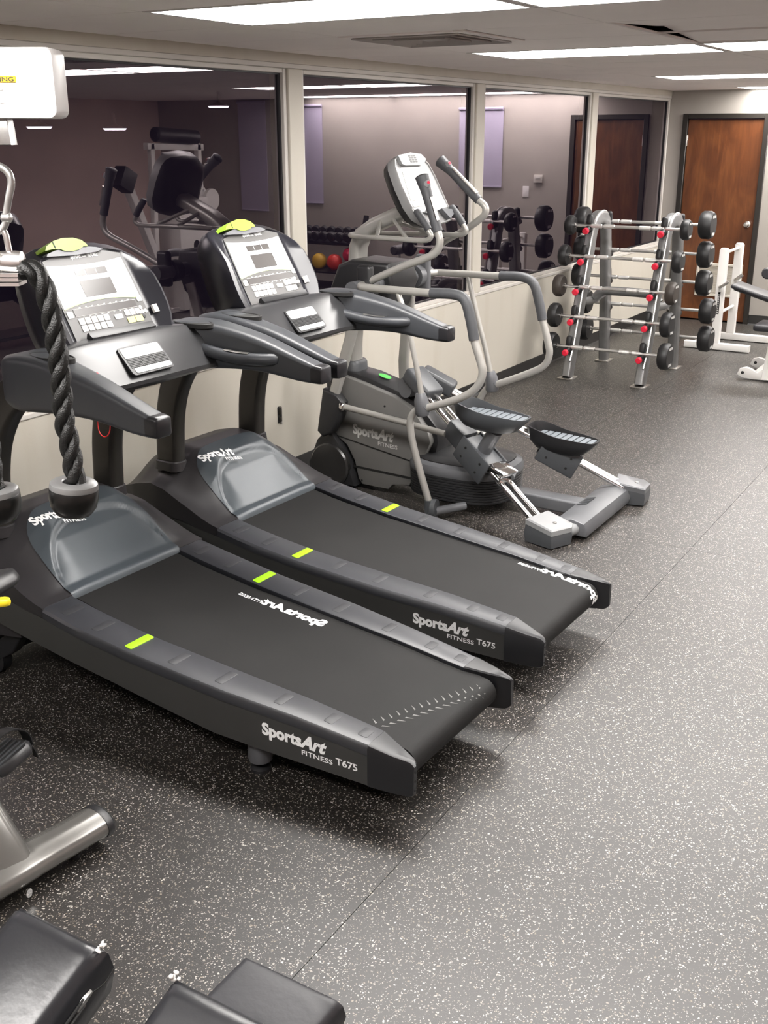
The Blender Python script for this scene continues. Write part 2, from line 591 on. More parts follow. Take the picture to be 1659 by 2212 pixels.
def text_geo(s, bold=0.0, shear=0.0, space=1.0):
    k = (s, bold, shear, space)
    if k not in _tc:
        cu = bpy.data.curves.new('t', 'FONT')
        cu.body = s
        cu.size = 1.0
        cu.offset = bold
        cu.shear = shear
        cu.space_character = space
        cu.resolution_u = 3
        o = bpy.data.objects.new('t', cu)
        COL.objects.link(o)
        dg = bpy.context.evaluated_depsgraph_get()
        me = bpy.data.meshes.new_from_object(o.evaluated_get(dg))
        vs = [(v.co.x, v.co.y) for v in me.vertices]
        fs = [tuple(p.vertices) for p in me.polygons]
        bpy.data.objects.remove(o)
        bpy.data.curves.remove(cu)
        bpy.data.meshes.remove(me)
        _tc[k] = (vs, fs)
    return _tc[k]


def put_text(bm, s, f, x0, y0, width=None, height=None, bold=0.0, shear=0.0, space=1.0):
    """lay text flat in a 2D frame: (x,y) -> f(x,y); width fits the text, height scales it"""
    vs, fs = text_geo(s, bold, shear, space)
    xs = [v[0] for v in vs]
    ys = [v[1] for v in vs]
    wx = max(xs) - min(xs)
    sx = (width / wx) if width else None
    sy = height if height else sx
    if sx is None:
        sx = sy
    B = [bm.verts.new(f(x0 + (x - min(xs)) * sx, y0 + y * sy)) for x, y in vs]
    for q in fs:
        try:
            bm.faces.new([B[i] for i in q])
        except ValueError:
            pass
    return wx * sx


def logo(bm, f, x0, y0, wid, hs=1.0, fit=True):
    """bold word mark: upright first half, slanted second half, small word below"""
    w1 = wid * 0.60
    w2 = wid * 0.385
    h = wid * 0.235 * hs
    put_text(bm, 'Sports', f, x0, y0, width=w1, height=h * 1.25, bold=0.048)
    put_text(bm, 'Art', f, x0 + wid * 0.568, y0, width=w2 * 1.06, height=h * 1.32, bold=0.048, shear=0.35)
    if fit:
        put_text(bm, 'FITNESS', f, x0 + wid * 0.60, y0 - h * 0.62, width=wid * 0.46, height=h * 0.52, bold=0.018)


# ------------------------------------------------------------------ the room
def build_room():
    # floor: sub-floor slab and long rubber rolls laid along the room
    b = new()
    add_box(b, ((XF + XR) / 2 - 0.1, (YF + YB) / 2, -0.06), (XR - XF + 0.6, YF - YB + 0.4, 0.10))
    fl = struct('floor', b, 'subfloor')
    seam = -1.252
    xs = [seam + 1.219 * k for k in range(-2, 4)]
    edges = [XF + 0.0] + [x for x in xs if XF + 0.05 < x < XR - 0.05] + [XR]
    for i in range(len(edges) - 1):
        a, c = edges[i] + 0.0009, edges[i + 1] - 0.0009
        # rolls butt end to end
        for y0, y1 in ((YB, 4.9), (4.9, YF)):
            b = new()
            add_box(b, ((a + c) / 2, (y0 + y1) / 2, -0.005), (c - a, y1 - y0 - 0.0012, 0.010))
            obj('rubber_mat', b, 'floor', fl, smooth=0)

    # ceiling: slab above, grid, tiles
    b = new()
    add_box(b, ((XF + XR) / 2, (YF + YB) / 2, ZC + 0.22), (XR - XF + 0.4, YF - YB + 0.4, 0.10))
    ce = struct('ceiling', b, 'duct')
    gx = [-2.825 + 1.2192 * k for k in range(0, 6)]
    gx = [XF] + [x for x in gx if x < XR - 0.02] + [XR]
    gy0 = 3.65
    ys = [gy0 + 0.6096 * k for k in range(-12, 20)]
    ys = [YB] + [y for y in ys if YB + 0.03 < y < YF - 0.03] + [YF]
    tb = new()
    for x in gx[1:-1]:
        add_box(tb, (x, (YB + YF) / 2, ZC + 0.004), (0.022, YF - YB, 0.006))
    for y in ys[1:-1]:
        add_box(tb, ((XF + XR) / 2, y, ZC + 0.0045), (XR - XF, 0.022, 0.006))
    obj('ceiling_grid', tb, 'tbar', ce, smooth=0)
    lights = {}
    rows = [-0.008, 3.04, 5.48, 8.53, 10.98]
    for j in range(len(ys) - 1):
        for i in range(len(gx) - 1):
            x0, x1, y0, y1 = gx[i], gx[i + 1], ys[j], ys[j + 1]
            isl = any(abs(y0 - r) < 0.09 for r in rows) and 1 <= i <= 3 and not (i == 3 and y0 < 3) and not (i == 3 and 8 < y0 < 9)
            if isl:
                lights[(i, round(y0, 2))] = (x0, x1, y0, y1)
                continue
            vent = (i == 0 and False)
            dz = 0.0
            b = new()
            t = 0.014
            g = 0.0035
            xx0, xx1, yy0, yy1 = x0 + g, x1 - g, y0 + g, y1 - g
            # the supply diffuser takes half of one bay
            if i == 1 and y0 < 4.5 < y1:
                xx0 = x0 + 0.63
            b2 = new()
            add_box(b2, ((xx0 + xx1) / 2, (yy0 + yy1) / 2, ZC + t / 2), (xx1 - xx0, yy1 - yy0, t), bev=0.002, seg=1)
            # two tiles sit crooked in their grid, one corner lifted
            if i == 2 and abs(y0 - 4.26) < 0.1:
                for v in b2.verts:
                    v.co.z += 0.030 * max(0, (x1 - v.co.x) / 1.2) * (1 if v.co.y > (y0 + y1) / 2 else 0.0)
            if i == 2 and abs(y0 - 4.87) < 0.1:
                for v in b2.verts:
                    v.co.z += 0.042 * max(0, (x1 - v.co.x) / 1.2) * (1 if v.co.y < (y0 + y1) / 2 else 0.15)
            merge(b, b2)
            obj('ceiling_tile', b, 'tile', ce, smooth=0)
    # troffers
    ordn = {}
    def where(i, y0):
        c = {1: 'beside the window wall', 2: 'in the middle of the room', 3: 'towards the opposite wall'}[i]
        r = {-0.01: 'overhead, nearest the camera', 3.04: 'in the row above the treadmills', 5.48: 'in the row past the ceiling vent', 8.53: 'in the row above the barbell rack', 10.97: 'in the row before the wooden door'}
        best = min(r, key=lambda q: abs(q - y0))
        return 'white ceiling light %s, %s' % (c, r[best])
    for (i, yk), (x0, x1, y0, y1) in lights.items():
        t = thing('ceiling_light', where(i, y0), 'ceiling light', ((x0 + x1) / 2, (y0 + y1) / 2, ZC), 0, 'fluorescent ceiling lights')
        b = new()
        wx, wy = x1 - x0 - 0.008, y1 - y0 - 0.008
        if y1 > YF - 0.02:
            wy = y1 - y0 - 0.02
        for sx in (-1, 1):
            add_box(b, (sx * (wx / 2 - 0.011), 0, 0.0385), (0.022, wy, 0.081))
        for sy in (-1, 1):
            add_box(b, (0, sy * (wy / 2 - 0.011), 0.0385), (wx - 0.044, 0.022, 0.081))
        add_box(b, (0, 0, 0.075), (wx, wy, 0.008))
        obj('light_frame', b, 'lampframe', t, smooth=0)
        b = new()
        add_box(b, (0, 0, 0.0035), (wx - 0.046, wy - 0.046, 0.008), bev=.002, seg=1)
        obj('diffuser', b, 'lamp', t, smooth=0)

    # supply air diffuser
    vx, vy = -2.515, 4.563
    t = thing('ceiling_vent', 'square louvred ceiling air vent between two rows of lights', 'vent', (vx, vy, ZC))
    b = new()
    for sx in (-1, 1):
        add_box(b, (sx * 0.285, 0, -0.002), (0.05, 0.60, 0.008), bev=0.002, seg=1)
    for sy in (-1, 1):
        add_box(b, (0, sy * 0.285, -0.002), (0.52, 0.05, 0.008), bev=0.002, seg=1)
    obj('vent_frame', b, 'tile', t)
    b = new()
    add_box(b, (0, 0, 0.07), (0.56, 0.56, 0.006))
    obj('duct_box', b, 'duct', t)
    for k, (ro, ri) in enumerate(((0.262, 0.215), (0.195, 0.148), (0.128, 0.085))):
        b = new()
        zo, zi = -0.014, 0.042
        lo = [(-ro, -ro, zo), (ro, -ro, zo), (ro, ro, zo), (-ro, ro, zo)]
        li = [(-ri, -ri, zi), (ri, -ri, zi), (ri, ri, zi), (-ri, ri, zi)]
        th = Vector((0, 0, 0.005))
        loft(b, [[Vector(p) for p in lo], [Vector(p) for p in li], [Vector(p) + th for p in li], [Vector(p) + th for p in lo]], loop=True)
        obj('louvre', b, 'ventpaint', t, smooth=0)
    b = new()
    add_box(b, (0, 0, -0.002), (0.11, 0.11, 0.012), bev=0.003, seg=1)
    obj('centre_plate', b, 'ventpaint', t)

    # window wall: low wall, head, sill
    b = new()
    add_box(b, (XF - 0.10, (YF + YB) / 2, ZS / 2 - 0.01), (0.20, YF - YB + 0.2, ZS - 0.02))
    add_box(b, (XF - 0.10, (YF + YB) / 2, (ZH + 0.025 + ZC + 0.2) / 2), (0.20, YF - YB + 0.2, ZC + 0.2 - ZH - 0.025))
    wl = struct('wall_left', b, 'wall')
    b = new()
    add_box(b, (XF - 0.075, (YF + YB) / 2, ZS - 0.012), (0.162, YF - YB, 0.024), bev=0.004, seg=2)
    t1 = struct('trim_1', b, 'frame')
    b = new()
    add_box(b, (XF - 0.09, (YF + YB) / 2, ZH + 0.0125), (0.176, YF - YB, 0.025), bev=0.003, seg=1)
    struct('trim_2', b, 'frame')
    # posts between the windows
    posts = [7.235 - 2.215 * k for k in range(0, 5)] + [9.45]
    posts.sort()
    n = 3
    for p in posts:
        b = new()
        add_box(b, (XF - 0.06, p, (ZS + ZH) / 2), (0.128, 0.128, ZH - ZS), bev=0.004, seg=1)
        struct('trim_%d' % n, b, 'wall')
        n += 1
    # windows
    bays = []
    for i in range(len(posts) - 1):
        bays.append((posts[i] + 0.064, posts[i + 1] - 0.064))
    bays.append((posts[-1] + 0.064, YF - 0.005))
    bays.insert(0, (YB + 0.01, posts[0] - 0.064))
    for i, (y0, y1) in enumerate(bays):
        wn = struct('window_%d' % (i + 1))
        wn.location = (XG, (y0 + y1) / 2, ZS)
        b = new()
        fwid = 0.030
        hh = ZH - ZS
        for sy in (-1, 1):
            add_box(b, (0.0, sy * ((y1 - y0) / 2 - fwid / 2), hh / 2), (0.060, fwid, hh), bev=0.003, seg=1)
        add_box(b, (0.0, 0, hh - 0.012), (0.058, y1 - y0 - 2 * fwid, 0.024), bev=0.003, seg=1)
        add_box(b, (0.0, 0, 0.012), (0.058, y1 - y0 - 2 * fwid, 0.024), bev=0.003, seg=1)
        obj('window_frame', b, 'frame', wn)
        b = new()
        for sy in (-1, 1):
            add_box(b, (0.0, sy * ((y1 - y0) / 2 - fwid - 0.006), hh / 2), (0.020, 0.012, hh - 0.048))
        add_box(b, (0.0, 0, 0.029), (0.020, y1 - y0 - 2 * fwid - 0.024, 0.010))
        add_box(b, (0.0, 0, hh - 0.028), (0.020, y1 - y0 - 2 * fwid - 0.024, 0.008))
        obj('gasket', b, 'gasket', wn, smooth=0)
        b = new()
        add_box(b, (0.0, 0, hh / 2), (0.0, y1 - y0 - 2 * fwid - 0.012, hh - 0.052))
        bb = new()
        a = (y1 - y0) / 2 - fwid - 0.006
        z0, z1 = 0.027, hh - 0.027
        bb.faces.new([bb.verts.new(p) for p in ((0, -a, z0), (0, a, z0), (0, a, z1), (0, -a, z1))])
        b.free()
        obj('pane', bb, 'glass', wn, smooth=0)
    # black cove base along the low wall
    b = new()
    poly = [(0, 0.0), (0.022, 0.0), (0.012, 0.012), (0.008, 0.10), (0, 0.10)]
    prism(b, poly, lambda p, h: Vector((XF + p[0], h, p[1])), YB, YF - 0.002)
    struct('baseboard_left', b, 'base')

    # far wall with a door opening
    dx0, dx1, dz = -3.462, -2.600, 2.068
    b = new()
    add_box(b, ((XF - 0.2 + dx0) / 2, YF + 0.08, ZC / 2 + 0.1), (dx0 - XF + 0.2, 0.16, ZC + 0.2))
    add_box(b, ((dx1 + XR) / 2 + 0.05, YF + 0.08, ZC / 2 + 0.1), (XR - dx1 + 0.1, 0.16, ZC + 0.2))
    add_box(b, ((dx0 + dx1) / 2, YF + 0.08, (dz + ZC + 0.2) / 2), (dx1 - dx0, 0.16, ZC + 0.2 - dz))
    struct('wall_far', b, 'farwall')
    for nm, c, s in (('wall_right', (XR + 0.08, (YB + YF) / 2, ZC / 2 + 0.1), (0.16, YF - YB + 0.4, ZC + 0.2)),
                     ('wall_back', ((XF + XR) / 2, YB - 0.08, ZC / 2 + 0.1), (XR - XF + 0.4, 0.16, ZC + 0.2))):
        b = new()
        add_box(b, c, s)
        struct(nm, b, 'backwall')
    b = new()
    prism(b, poly, lambda p, h: Vector((h, YF - p[0], p[1])), dx1 + 0.002, XR)
    struct('baseboard_far', b, 'base')
    # the door
    d = struct('door_1')
    d.location = ((dx0 + dx1) / 2, YF, 0)
    cx = (dx0 + dx1) / 2
    b = new()
    fw_ = 0.052
    for s in (-1, 1):
        add_box(b, (s * ((dx1 - dx0) / 2 - fw_ / 2), 0.040, dz / 2), (fw_, 0.13, dz), bev=0.003, seg=1)
    add_box(b, (0, 0.040, dz - 0.024), (dx1 - dx0 - 2 * fw_, 0.13, 0.048), bev=0.003, seg=1)
    obj('door_frame', b, 'jamb', d)
    pw = dx1 - dx0 - 2 * fw_ - 0.006
    b = new()
    add_box(b, (0, 0.030, (dz - 0.05 + 0.012) / 2), (pw, 0.044, dz - 0.05 - 0.018), bev=0.002, seg=1)
    obj('door_leaf', b, 'wood', d)
    for hz in (0.25, 1.81):
        b = new()
        add_box(b, (-pw / 2 - 0.004, 0.002, hz), (0.022, 0.016, 0.105), bev=0.002, seg=1)
        lathe(b, [(0.0075, -0.055), (0.0075, 0.055)], (-pw / 2 - 0.004, -0.006, hz), (0, 0, 1), 8)
        obj('hinge', b, 'steel', d)
    b = new()
    lathe(b, [(0.033, 0.0), (0.033, 0.006), (0.012, 0.012), (0.012, 0.032), (0.024, 0.042), (0.029, 0.056), (0.022, 0.070), (0.001, 0.074)], (pw / 2 - 0.062, 0.008, 1.005), (0, -1, 0), 16)
    obj('door_knob', b, 'steel', d)
    # louvre grille in the lower half
    b = new()
    gx0, gx1, gz0, gz1 = -3.185 - cx, -2.712 - cx, 0.262, 0.600
    gcx, gw, gh = (gx0 + gx1) / 2, gx1 - gx0, gz1 - gz0
    for s in (-1, 1):
        add_box(b, (gcx + s * (gw / 2 - 0.013), -0.001, (gz0 + gz1) / 2), (0.026, 0.022, gh), bev=0.003, seg=1)
        add_box(b, (gcx, -0.001, (gz0 + gz1) / 2 + s * (gh / 2 - 0.013)), (gw - 0.052, 0.022, 0.026), bev=0.003, seg=1)
    lv = obj('louver_grille', b, 'louver', d, label='cream slatted grille in the lower half of the door')
    b = new()
    add_box(b, (gcx, 0.0068, (gz0 + gz1) / 2), (gw - 0.05, 0.002, gh - 0.05))  # dark plate added so the gaps between the slats look shaded
    obj('slat_gap_shade', b, 'jamb', lv, smooth=0)
    ns = 24
    sl = None
    for k in range(ns):
        z = gz0 + 0.030 + (gh - 0.060) * (k + 0.5) / ns
        if sl is None:
            b = new()
            add_box(b, (0, 0, 0), (gw - 0.052, 0.0135, 0.0022), rot=Matrix.Rotation(radians(38), 3, 'X'))
            sl = obj('slat', b, 'louver', lv, smooth=0)
            o = sl
        else:
            o = sl.copy()
            COL.objects.link(o)
        o.location = (gcx, 0.001, z)

    # electrical outlet on the low wall
    t = thing('wall_outlet', 'uncovered electrical outlet in the beige low wall behind the second treadmill', 'outlet', (XF, 4.785, 0.385))
    b = new()
    loft(b, [[Vector((0.0005, x, z)) for x, z in rr(0.042, 0.098, 0.008)], [Vector((0.003, x, z)) for x, z in rr(0.038, 0.094, 0.008)]])
    obj('outlet_box', b, 'slot', t)
    b = new()
    add_box(b, (0.006, 0.0, 0.018), (0.010, 0.024, 0.034), bev=0.004)
    add_box(b, (0.006, 0.0, -0.026), (0.010, 0.022, 0.026), bev=0.004)
    obj('receptacle', b, 'jamb', t)
    b = new()
    add_box(b, (0.006, 0, 0.048), (0.008, 0.016, 0.008), bev=0.001)
    add_box(b, (0.006, 0.004, -0.048), (0.008, 0.020, 0.010), bev=0.001)
    obj('yoke_tab', b, 'steel', t)

    # things on the far wall, seen in the glass
    t = thing('thermostat', 'small cream thermostat on the far wall, mirrored in the third window', 'thermostat', (-2.25, YF, 1.405))
    b = new(); add_box(b, (0, -0.014, 0), (0.105, 0.026, 0.085), bev=0.006); obj('cover', b, 'frame', t)
    b = new(); add_box(b, (0.0, -0.030, 0.01), (0.06, 0.008, 0.022), bev=0.002); obj('dial_window', b, 'printg', t)
    t = thing('light_switch', 'white light switch plate below the thermostat on the far wall', 'switch', (-2.10, YF, 1.265))
    b = new(); add_box(b, (0, -0.004, 0), (0.075, 0.006, 0.118), bev=0.002); obj('switch_plate', b, 'whitepl', t)
    b = new(); add_box(b, (0, -0.009, 0), (0.012, 0.010, 0.024), bev=0.002); obj('toggle', b, 'whitepl', t)
    for k, (x0, x1, z0, z1, lb) in enumerate(((-1.80, -1.25, 1.30, 2.13, 'added pale lavender panel mirrored in the third window beside the thermostat'),
                                              (0.64, 1.12, 1.05, 2.19, 'added tall lavender panel mirrored at the near edge of the second window'),
                                              (1.50, 1.94, 0.93, 2.24, 'added tall lavender panel mirrored at the far edge of the first window'))):
        t = thing('lavender_panel', lb, 'wall_panel', ((x0 + x1) / 2, YF, z0))  # panel added for an unidentified lavender patch in the glass
        b = new(); add_box(b, (0, -0.010, (z1 - z0) / 2), (x1 - x0, 0.004, z1 - z0)); obj('panel_sheet', b, 'lav', t, smooth=0)
        b = new(); lathe(b, [(0.018, -(x1 - x0) / 2), (0.018, (x1 - x0) / 2)], (0, -0.020, z1 - z0 + 0.012), (1, 0, 0), 10); obj('roller', b, 'lav', t)
        b = new(); add_box(b, (0, -0.012, 0.008), (x1 - x0, 0.012, 0.018), bev=0.002); obj('bottom_bar', b, 'lav', t)

    # lamps outside in the dark
    for (y, z, lb) in ((8.10, 1.955, 'lit outdoor lamp seen through the first window below the white warning box'),
                       (9.16, 1.940, 'lit outdoor lamp seen through the middle of the first window'),
                       (10.944, 2.198, 'lit outdoor lamp high in the first window under a mirrored ceiling light')):
        t = thing('outdoor_lamp', lb, 'lamp', (-9.0, y, z), 0, 'lamps outside the window')
        b = new(); lathe(b, [(0.010, 0.16), (0.014, 0.05), (0.05, 0.03), (0.135, 0.002), (0.135, -0.002)], (0, 0, 0), (0, 0, 1), 20); obj('lamp_hood', b, 'outpole', t)
        b = new(); lathe(b, [(0.11, -0.020), (0.125, -0.008), (0.125, -0.003)], (0, 0, 0), (0, 0, 1), 20); obj('lamp_glow', b, 'outlamp', t)


build_room()

# ------------------------------------------------------------------ treadmills
TU = [0, .13, .38, .64, 1.0, 1.2, 1.3, 1.45, 1.6, 1.75, 1.9, 2.0]
TWO = [.318, .332, .354, .380, .394, .400, .401, .398, .393, .388, .372, .345]
TZR = [.222, .244, .272, .292, .322, .347, .362, .388, .425, .470, .470, .44]
TUI = [-.02, 0, .13, .44, 1.1, 1.45]
TWI = [.290, .282, .236, .243, .265, .266]


def W_out(u):
    return interp(u, TU, TWO)


def W_in(u):
    return interp(u, TUI, TWI)


def Z_rail(u):
    return interp(u, TU, TZR)


def Lc(u, v, z):
    return Vector((u, -v, z))


HU = [1.40, 1.44, 1.50, 1.56, 1.62, 1.70, 1.78, 1.88, 1.96, 2.02]
HZC = [.385, .402, .470, .542, .588, .617, .622, .600, .545, .45]
HZS = [.380, .388, .408, .433, .456, .490, .505, .482, .455, .42]


def Z_hood(u, v):
    f = abs(v) / W_out(u)
    b = 1 - sstep(.40, 1.0, f)
    return interp(u, HU, HZS) + (interp(u, HU, HZC) - interp(u, HU, HZS)) * b


def make_treadmill(label, loc, near):
    t = thing('treadmill', label, 'treadmill', loc, pi - 0.03, 'treadmills facing the windows')
    # side panels
    for s in (-1, 1):
        b = new()
        us = [0.13, 0.3, 0.5, 0.68, 0.9, 1.1, 1.3, 1.5, 1.7, 1.85]
        zb = [.106, .112, .120, .130, .160, .190, .215, .238, .262, .285]
        rings = []
        for u, z0 in zip(us, zb):
            zt = Z_rail(u) - 0.036 if u < 1.4 else (.352 if u < 1.6 else .372)
            o = s * (W_out(u) - 0.004)
            i = s * (W_out(u) - 0.032)
            rings.append([Lc(u, o, z0), Lc(u, o, zt), Lc(u, i, zt), Lc(u, i, z0)])
        loft(b, rings)
        sp = obj('side_panel', b, 'sidepanel', t)
        # print on the outer face, reading towards the tail
        for side_s in ((-1,) if s == -1 else (1,)):
            b = new()

            def fm(x, y, s=s):
                u = 0.492 - x if s < 0 else 0.16 + x
                slope = 0.045
                return Lc(u, s * (W_out(u) - 0.0030), 0.157 + y + slope * (u - 0.35) + 0.004)
            logo(b, fm, 0.0, 0.012, 0.232, 0.80)
            put_text(b, 'T675', fm, 0.256, -0.009, width=0.073, height=0.032, bold=0.020)
            obj('side_print', b, 'print', sp, smooth=0)
    # side rails with a rolled outer edge
    for s in (-1, 1):
        b = new()
        us = [0.128, 0.2, 0.3, 0.38, 0.5, 0.64, 0.8, 1.0, 1.1, 1.2, 1.3, 1.36, 1.41]
        rings = []
        for u in us:
            z = Z_rail(u)
            wo, wi = W_out(u), W_in(u)
            rings.append([Lc(u, s * a, zz) for a, zz in ((wi, z - 0.022), (wi, z - 0.003), (wi + 0.004, z), (wo - 0.020, z), (wo - 0.007, z - 0.003),
                                                         (wo, z - 0.012), (wo, z - 0.036), (wo - 0.02, z - 0.040), (wi + 0.01, z - 0.036))])
        loft(b, rings)
        ra = obj('side_rail', b, 'rail', t)
        for u, y in ((1.335, 0), (1.19, 0), (1.03, 1), (0.86, 0), (0.67, 0), (0.455, 0), (0.280, 0), (0.165, 0)):
            b = new()
            a0, a1 = W_in(u) + 0.022, W_out(u) - 0.030
            if y:
                a0, a1 = W_in(u) + 0.008, W_out(u) - 0.019
            du = 0.0155 if y else 0.016
            h = 0.0020 if y else 0.0006
            ring = [(x, q) for x, q in rr(a1 - a0, 2 * du, 0.006)]
            R0 = [Lc(u + q, s * ((a0 + a1) / 2 + x), Z_rail(u + q) - 0.0005) for x, q in ring]
            R1 = [Lc(u + q, s * ((a0 + a1) / 2 + x), Z_rail(u + q) + h) for x, q in ring]
            R2 = [Lc(u + q * .94, s * ((a0 + a1) / 2 + x * .98), Z_rail(u + q) + h + 0.0004) for x, q in ring]
            loft(b, [R0, R1, R2])
            obj('grip_mark', b, 'lime' if y else 'strip', ra, label='lime yellow position mark' if y else None)
    # end caps
    for s in (-1, 1):
        b = new()
        rings = []
        for u, wi, dz in ((-0.018, .296, 0.012), (-0.010, .290, 0.004), (0.0, .284, 0), (0.05, .264, 0), (0.09, .250, 0), (0.127, .237, 0)):
            z = Z_rail(u) - dz + 0.0005
            wo = W_out(u) + (0.002 if u > 0 else -0.004)
            zb = 0.104 + dz
            rings.append([Lc(u, s * a, zz) for a, zz in ((wi, z - 0.03), (wi, z - 0.004), (wi + 0.005, z), (wo - 0.016, z), (wo - 0.004, z - 0.004), (wo, z - 0.014), (wo, zb + 0.004), (wo - 0.006, zb), (wi + 0.004, zb))])
        loft(b, rings)
        c = obj('end_cap', b, 'cap', t)
        if s < 0:
            b = new()
            for dz in (0, 0.03, 0.06):
                lathe(b, [(0.004, 0), (0.004, 0.002)], Lc(-0.018, s * 0.305, 0.130 + dz), (-1, 0, 0), 8)
            obj('screw', b, 'slot', c)
    # belt: flat top, wrap at the rear roller, return below
    def belt_pt(sx, v, lift=0.0):
        """sx: distance forward of the tail along the belt; negative goes round the rear roller"""
        zt = lambda u: Z_rail(u) - 0.014
        u0 = 0.060
        r = 0.048
        if sx >= u0:
            return Lc(sx, v, zt(sx) + lift)
        ph = (u0 - sx) / r
        zc_ = zt(u0) - r
        ph = min(ph, pi)
        return Lc(u0 - (r + lift) * sin(ph), v, zc_ + (r + lift) * cos(ph))
    b = new()
    ss = [1.52, 1.3, 1.2, 1.0, .8, .64, .5, .38, .25, .13] + [0.06 - 0.048 * pi * k / 10 for k in range(11)]
    ss += []
    prof = [belt_pt(x, 0) for x in ss]
    lowz = prof[-1].z
    prof += [Vector((0.5, 0, lowz + 0.03)), Vector((1.52, 0, lowz + 0.17))]
    hw = 0.2515
    ring = []
    for p in prof:
        ring.append(p)
    A = [b.verts.new(p + Vector((0, hw, 0))) for p in ring]
    B = [b.verts.new(p + Vector((0, -hw, 0))) for p in ring]
    for k in range(len(ring) - 1):
        b.faces.new((A[k], A[k + 1], B[k + 1], B[k]))
    b.faces.new(A)
    b.faces.new(list(reversed(B)))
    be = obj('running_belt', b, 'belt', t, smooth=30)
    # print on the belt: reads from the right-hand rail
    b = new()
    s0 = 0.655 if near else -0.035
    def fb(x, y):
        return belt_pt(s0 + x, (0.172 if near else 0.200) + (y if True else 0), 0.0008)
    put_text(b, 'Sports', fb, 0, 0, width=0.170, height=0.062, bold=0.048)
    put_text(b, 'Art', fb, 0.166, 0, width=0.112, height=0.064, bold=0.048, shear=0.35)
    put_text(b, 'FITNESS', fb, 0.272, 0.0, width=0.105, height=0.027, bold=0.016)
    obj('belt_print', b, 'print', be, smooth=0)
    if near:
        b = new()
        for k in range(15):
            v = -0.205 + k * 0.028
            u = 0.170 - (v + 0.205) * 0.36
            for du, sg in ((0.010, 1), (-0.010, -1)):
                q = [belt_pt(u + du, v - 0.0045, 0.0006), belt_pt(u + du, v + 0.0035, 0.0006), belt_pt(u + du + sg * 0.022, v + 0.012, 0.0006)]
                b.faces.new([b.verts.new(p) for p in q])
        obj('seam_mark', b, 'seam', be, smooth=0, kind='stuff')
    # frame under the deck
    b = new()
    add_box(b, (0.95, 0, 0.215), (1.6, 0.44, 0.05), rot=Matrix.Rotation(radians(-6), 3, 'Y'))
    add_box(b, (0.10, 0, 0.138), (0.05, 0.56, 0.03))
    obj('deck_frame', b, 'blackpl', t)
    # levelling feet, lifting lever and front base
    for s in (-1, 1):
        b = new()
        lathe(b, [(0.037, 0.036), (0.039, 0.044), (0.039, 0.155)], Lc(0.555, s * 0.300, 0), (0, 0, 1), 16)
        fo = obj('rear_foot', b, 'castgray', t)
        b = new()
        lathe(b, [(0.034, 0.0), (0.034, 0.010), (0.026, 0.016), (0.008, 0.018), (0.008, 0.038)], Lc(0.555, s * 0.300, 0), (0, 0, 1), 16)
        obj('foot_pad', b, 'blackpl', fo)
        b = new()
        sweep(b, [Lc(1.62, s * 0.315, 0.25), Lc(1.70, s * 0.315, 0.14), Lc(1.80, s * 0.315, 0.075)], rr(0.045, 0.07, 0.008), (0, 1, 0))
        lathe(b, [(0.06, -0.02), (0.06, 0.02)], Lc(1.80, s * 0.315, 0.06), (0, 1, 0), 16)
        obj('lift_leg', b, 'cap', t)
    b = new()
    add_box(b, (1.86, 0, 0.20), (0.22, 0.56, 0.26), bev=0.02)
    obj('motor_case', b, 'blackpl', t)
    # hood
    b = new()
    us = [1.405 + 0.617 * k / 50 for k in range(51)]
    vf = [-1 + 2 * k / 60 for k in range(61)]
    def top(u, f):
        v = f * W_out(u)
        z = Z_hood(u, v)
        hw_ = 0.268 * max(0.0, 1 - (max(0, u - 1.398) / .302) ** 6) ** 0.34 if u < 1.697 else 0
        if abs(v) < hw_ - .022 and u < 1.675:
            z -= .036
        return Lc(u, v, z)
    V = grid(b, top, us, vf)
    # skirt
    def skirt(k, u):
        return interp(u, [1.40, 1.5, 1.6, 1.7, 1.8, 2.03], [.345, .352, .372, .375, .36, .33])
    for col_ in (0, -1):
        low = [b.verts.new(Lc(u, vf[col_] * (W_out(u) + 0.0), skirt(0, u))) for u in us]
        for k in range(len(us) - 1):
            b.faces.new((V[k][col_], V[k + 1][col_], low[k + 1], low[k]))
        if col_ == 0:
            l0 = low
        else:
            l1 = low
    back = [b.verts.new(Lc(us[-1] + 0.01, f * W_out(us[-1]), .33)) for f in vf]
    for j in range(len(vf) - 1):
        b.faces.new((V[-1][j], V[-1][j + 1], back[j + 1], back[j]))
    frontl = [b.verts.new(Lc(us[0], f * W_out(us[0]), .352)) for f in vf]
    for j in range(len(vf) - 1):
        b.faces.new((V[0][j], V[0][j + 1], frontl[j + 1], frontl[j]))
    obj('motor_hood', b, 'hood', t, smooth=50)
    # lower shroud
    b = new()
    rings = []
    for u, wv in ((1.60, .35), (1.72, .385), (1.86, .375), (1.98, .34), (2.03, .30)):
        rings.append([Lc(u, a, z) for a, z in ((-wv, .20), (-wv, .40), (wv, .40), (wv, .20))])
    loft(b, rings)
    obj('lower_shroud', b, 'hood', t, smooth=30)
    # slate insert with scooped middle
    def hwid(u):
        q = max(0.0, 1 - (max(0, u - 1.398) / .302) ** 6)
        return 0.268 * q ** 0.34
    def hin(u):
        q = max(0.0, 1 - (max(0, u - 1.398) / .215) ** 4)
        return 0.235 * q ** 0.40
    b = new()
    us = [1.398 + 0.3019 * (k / 56) for k in range(57)]
    ff = [-1 + 2 * k / 60 for k in range(61)]
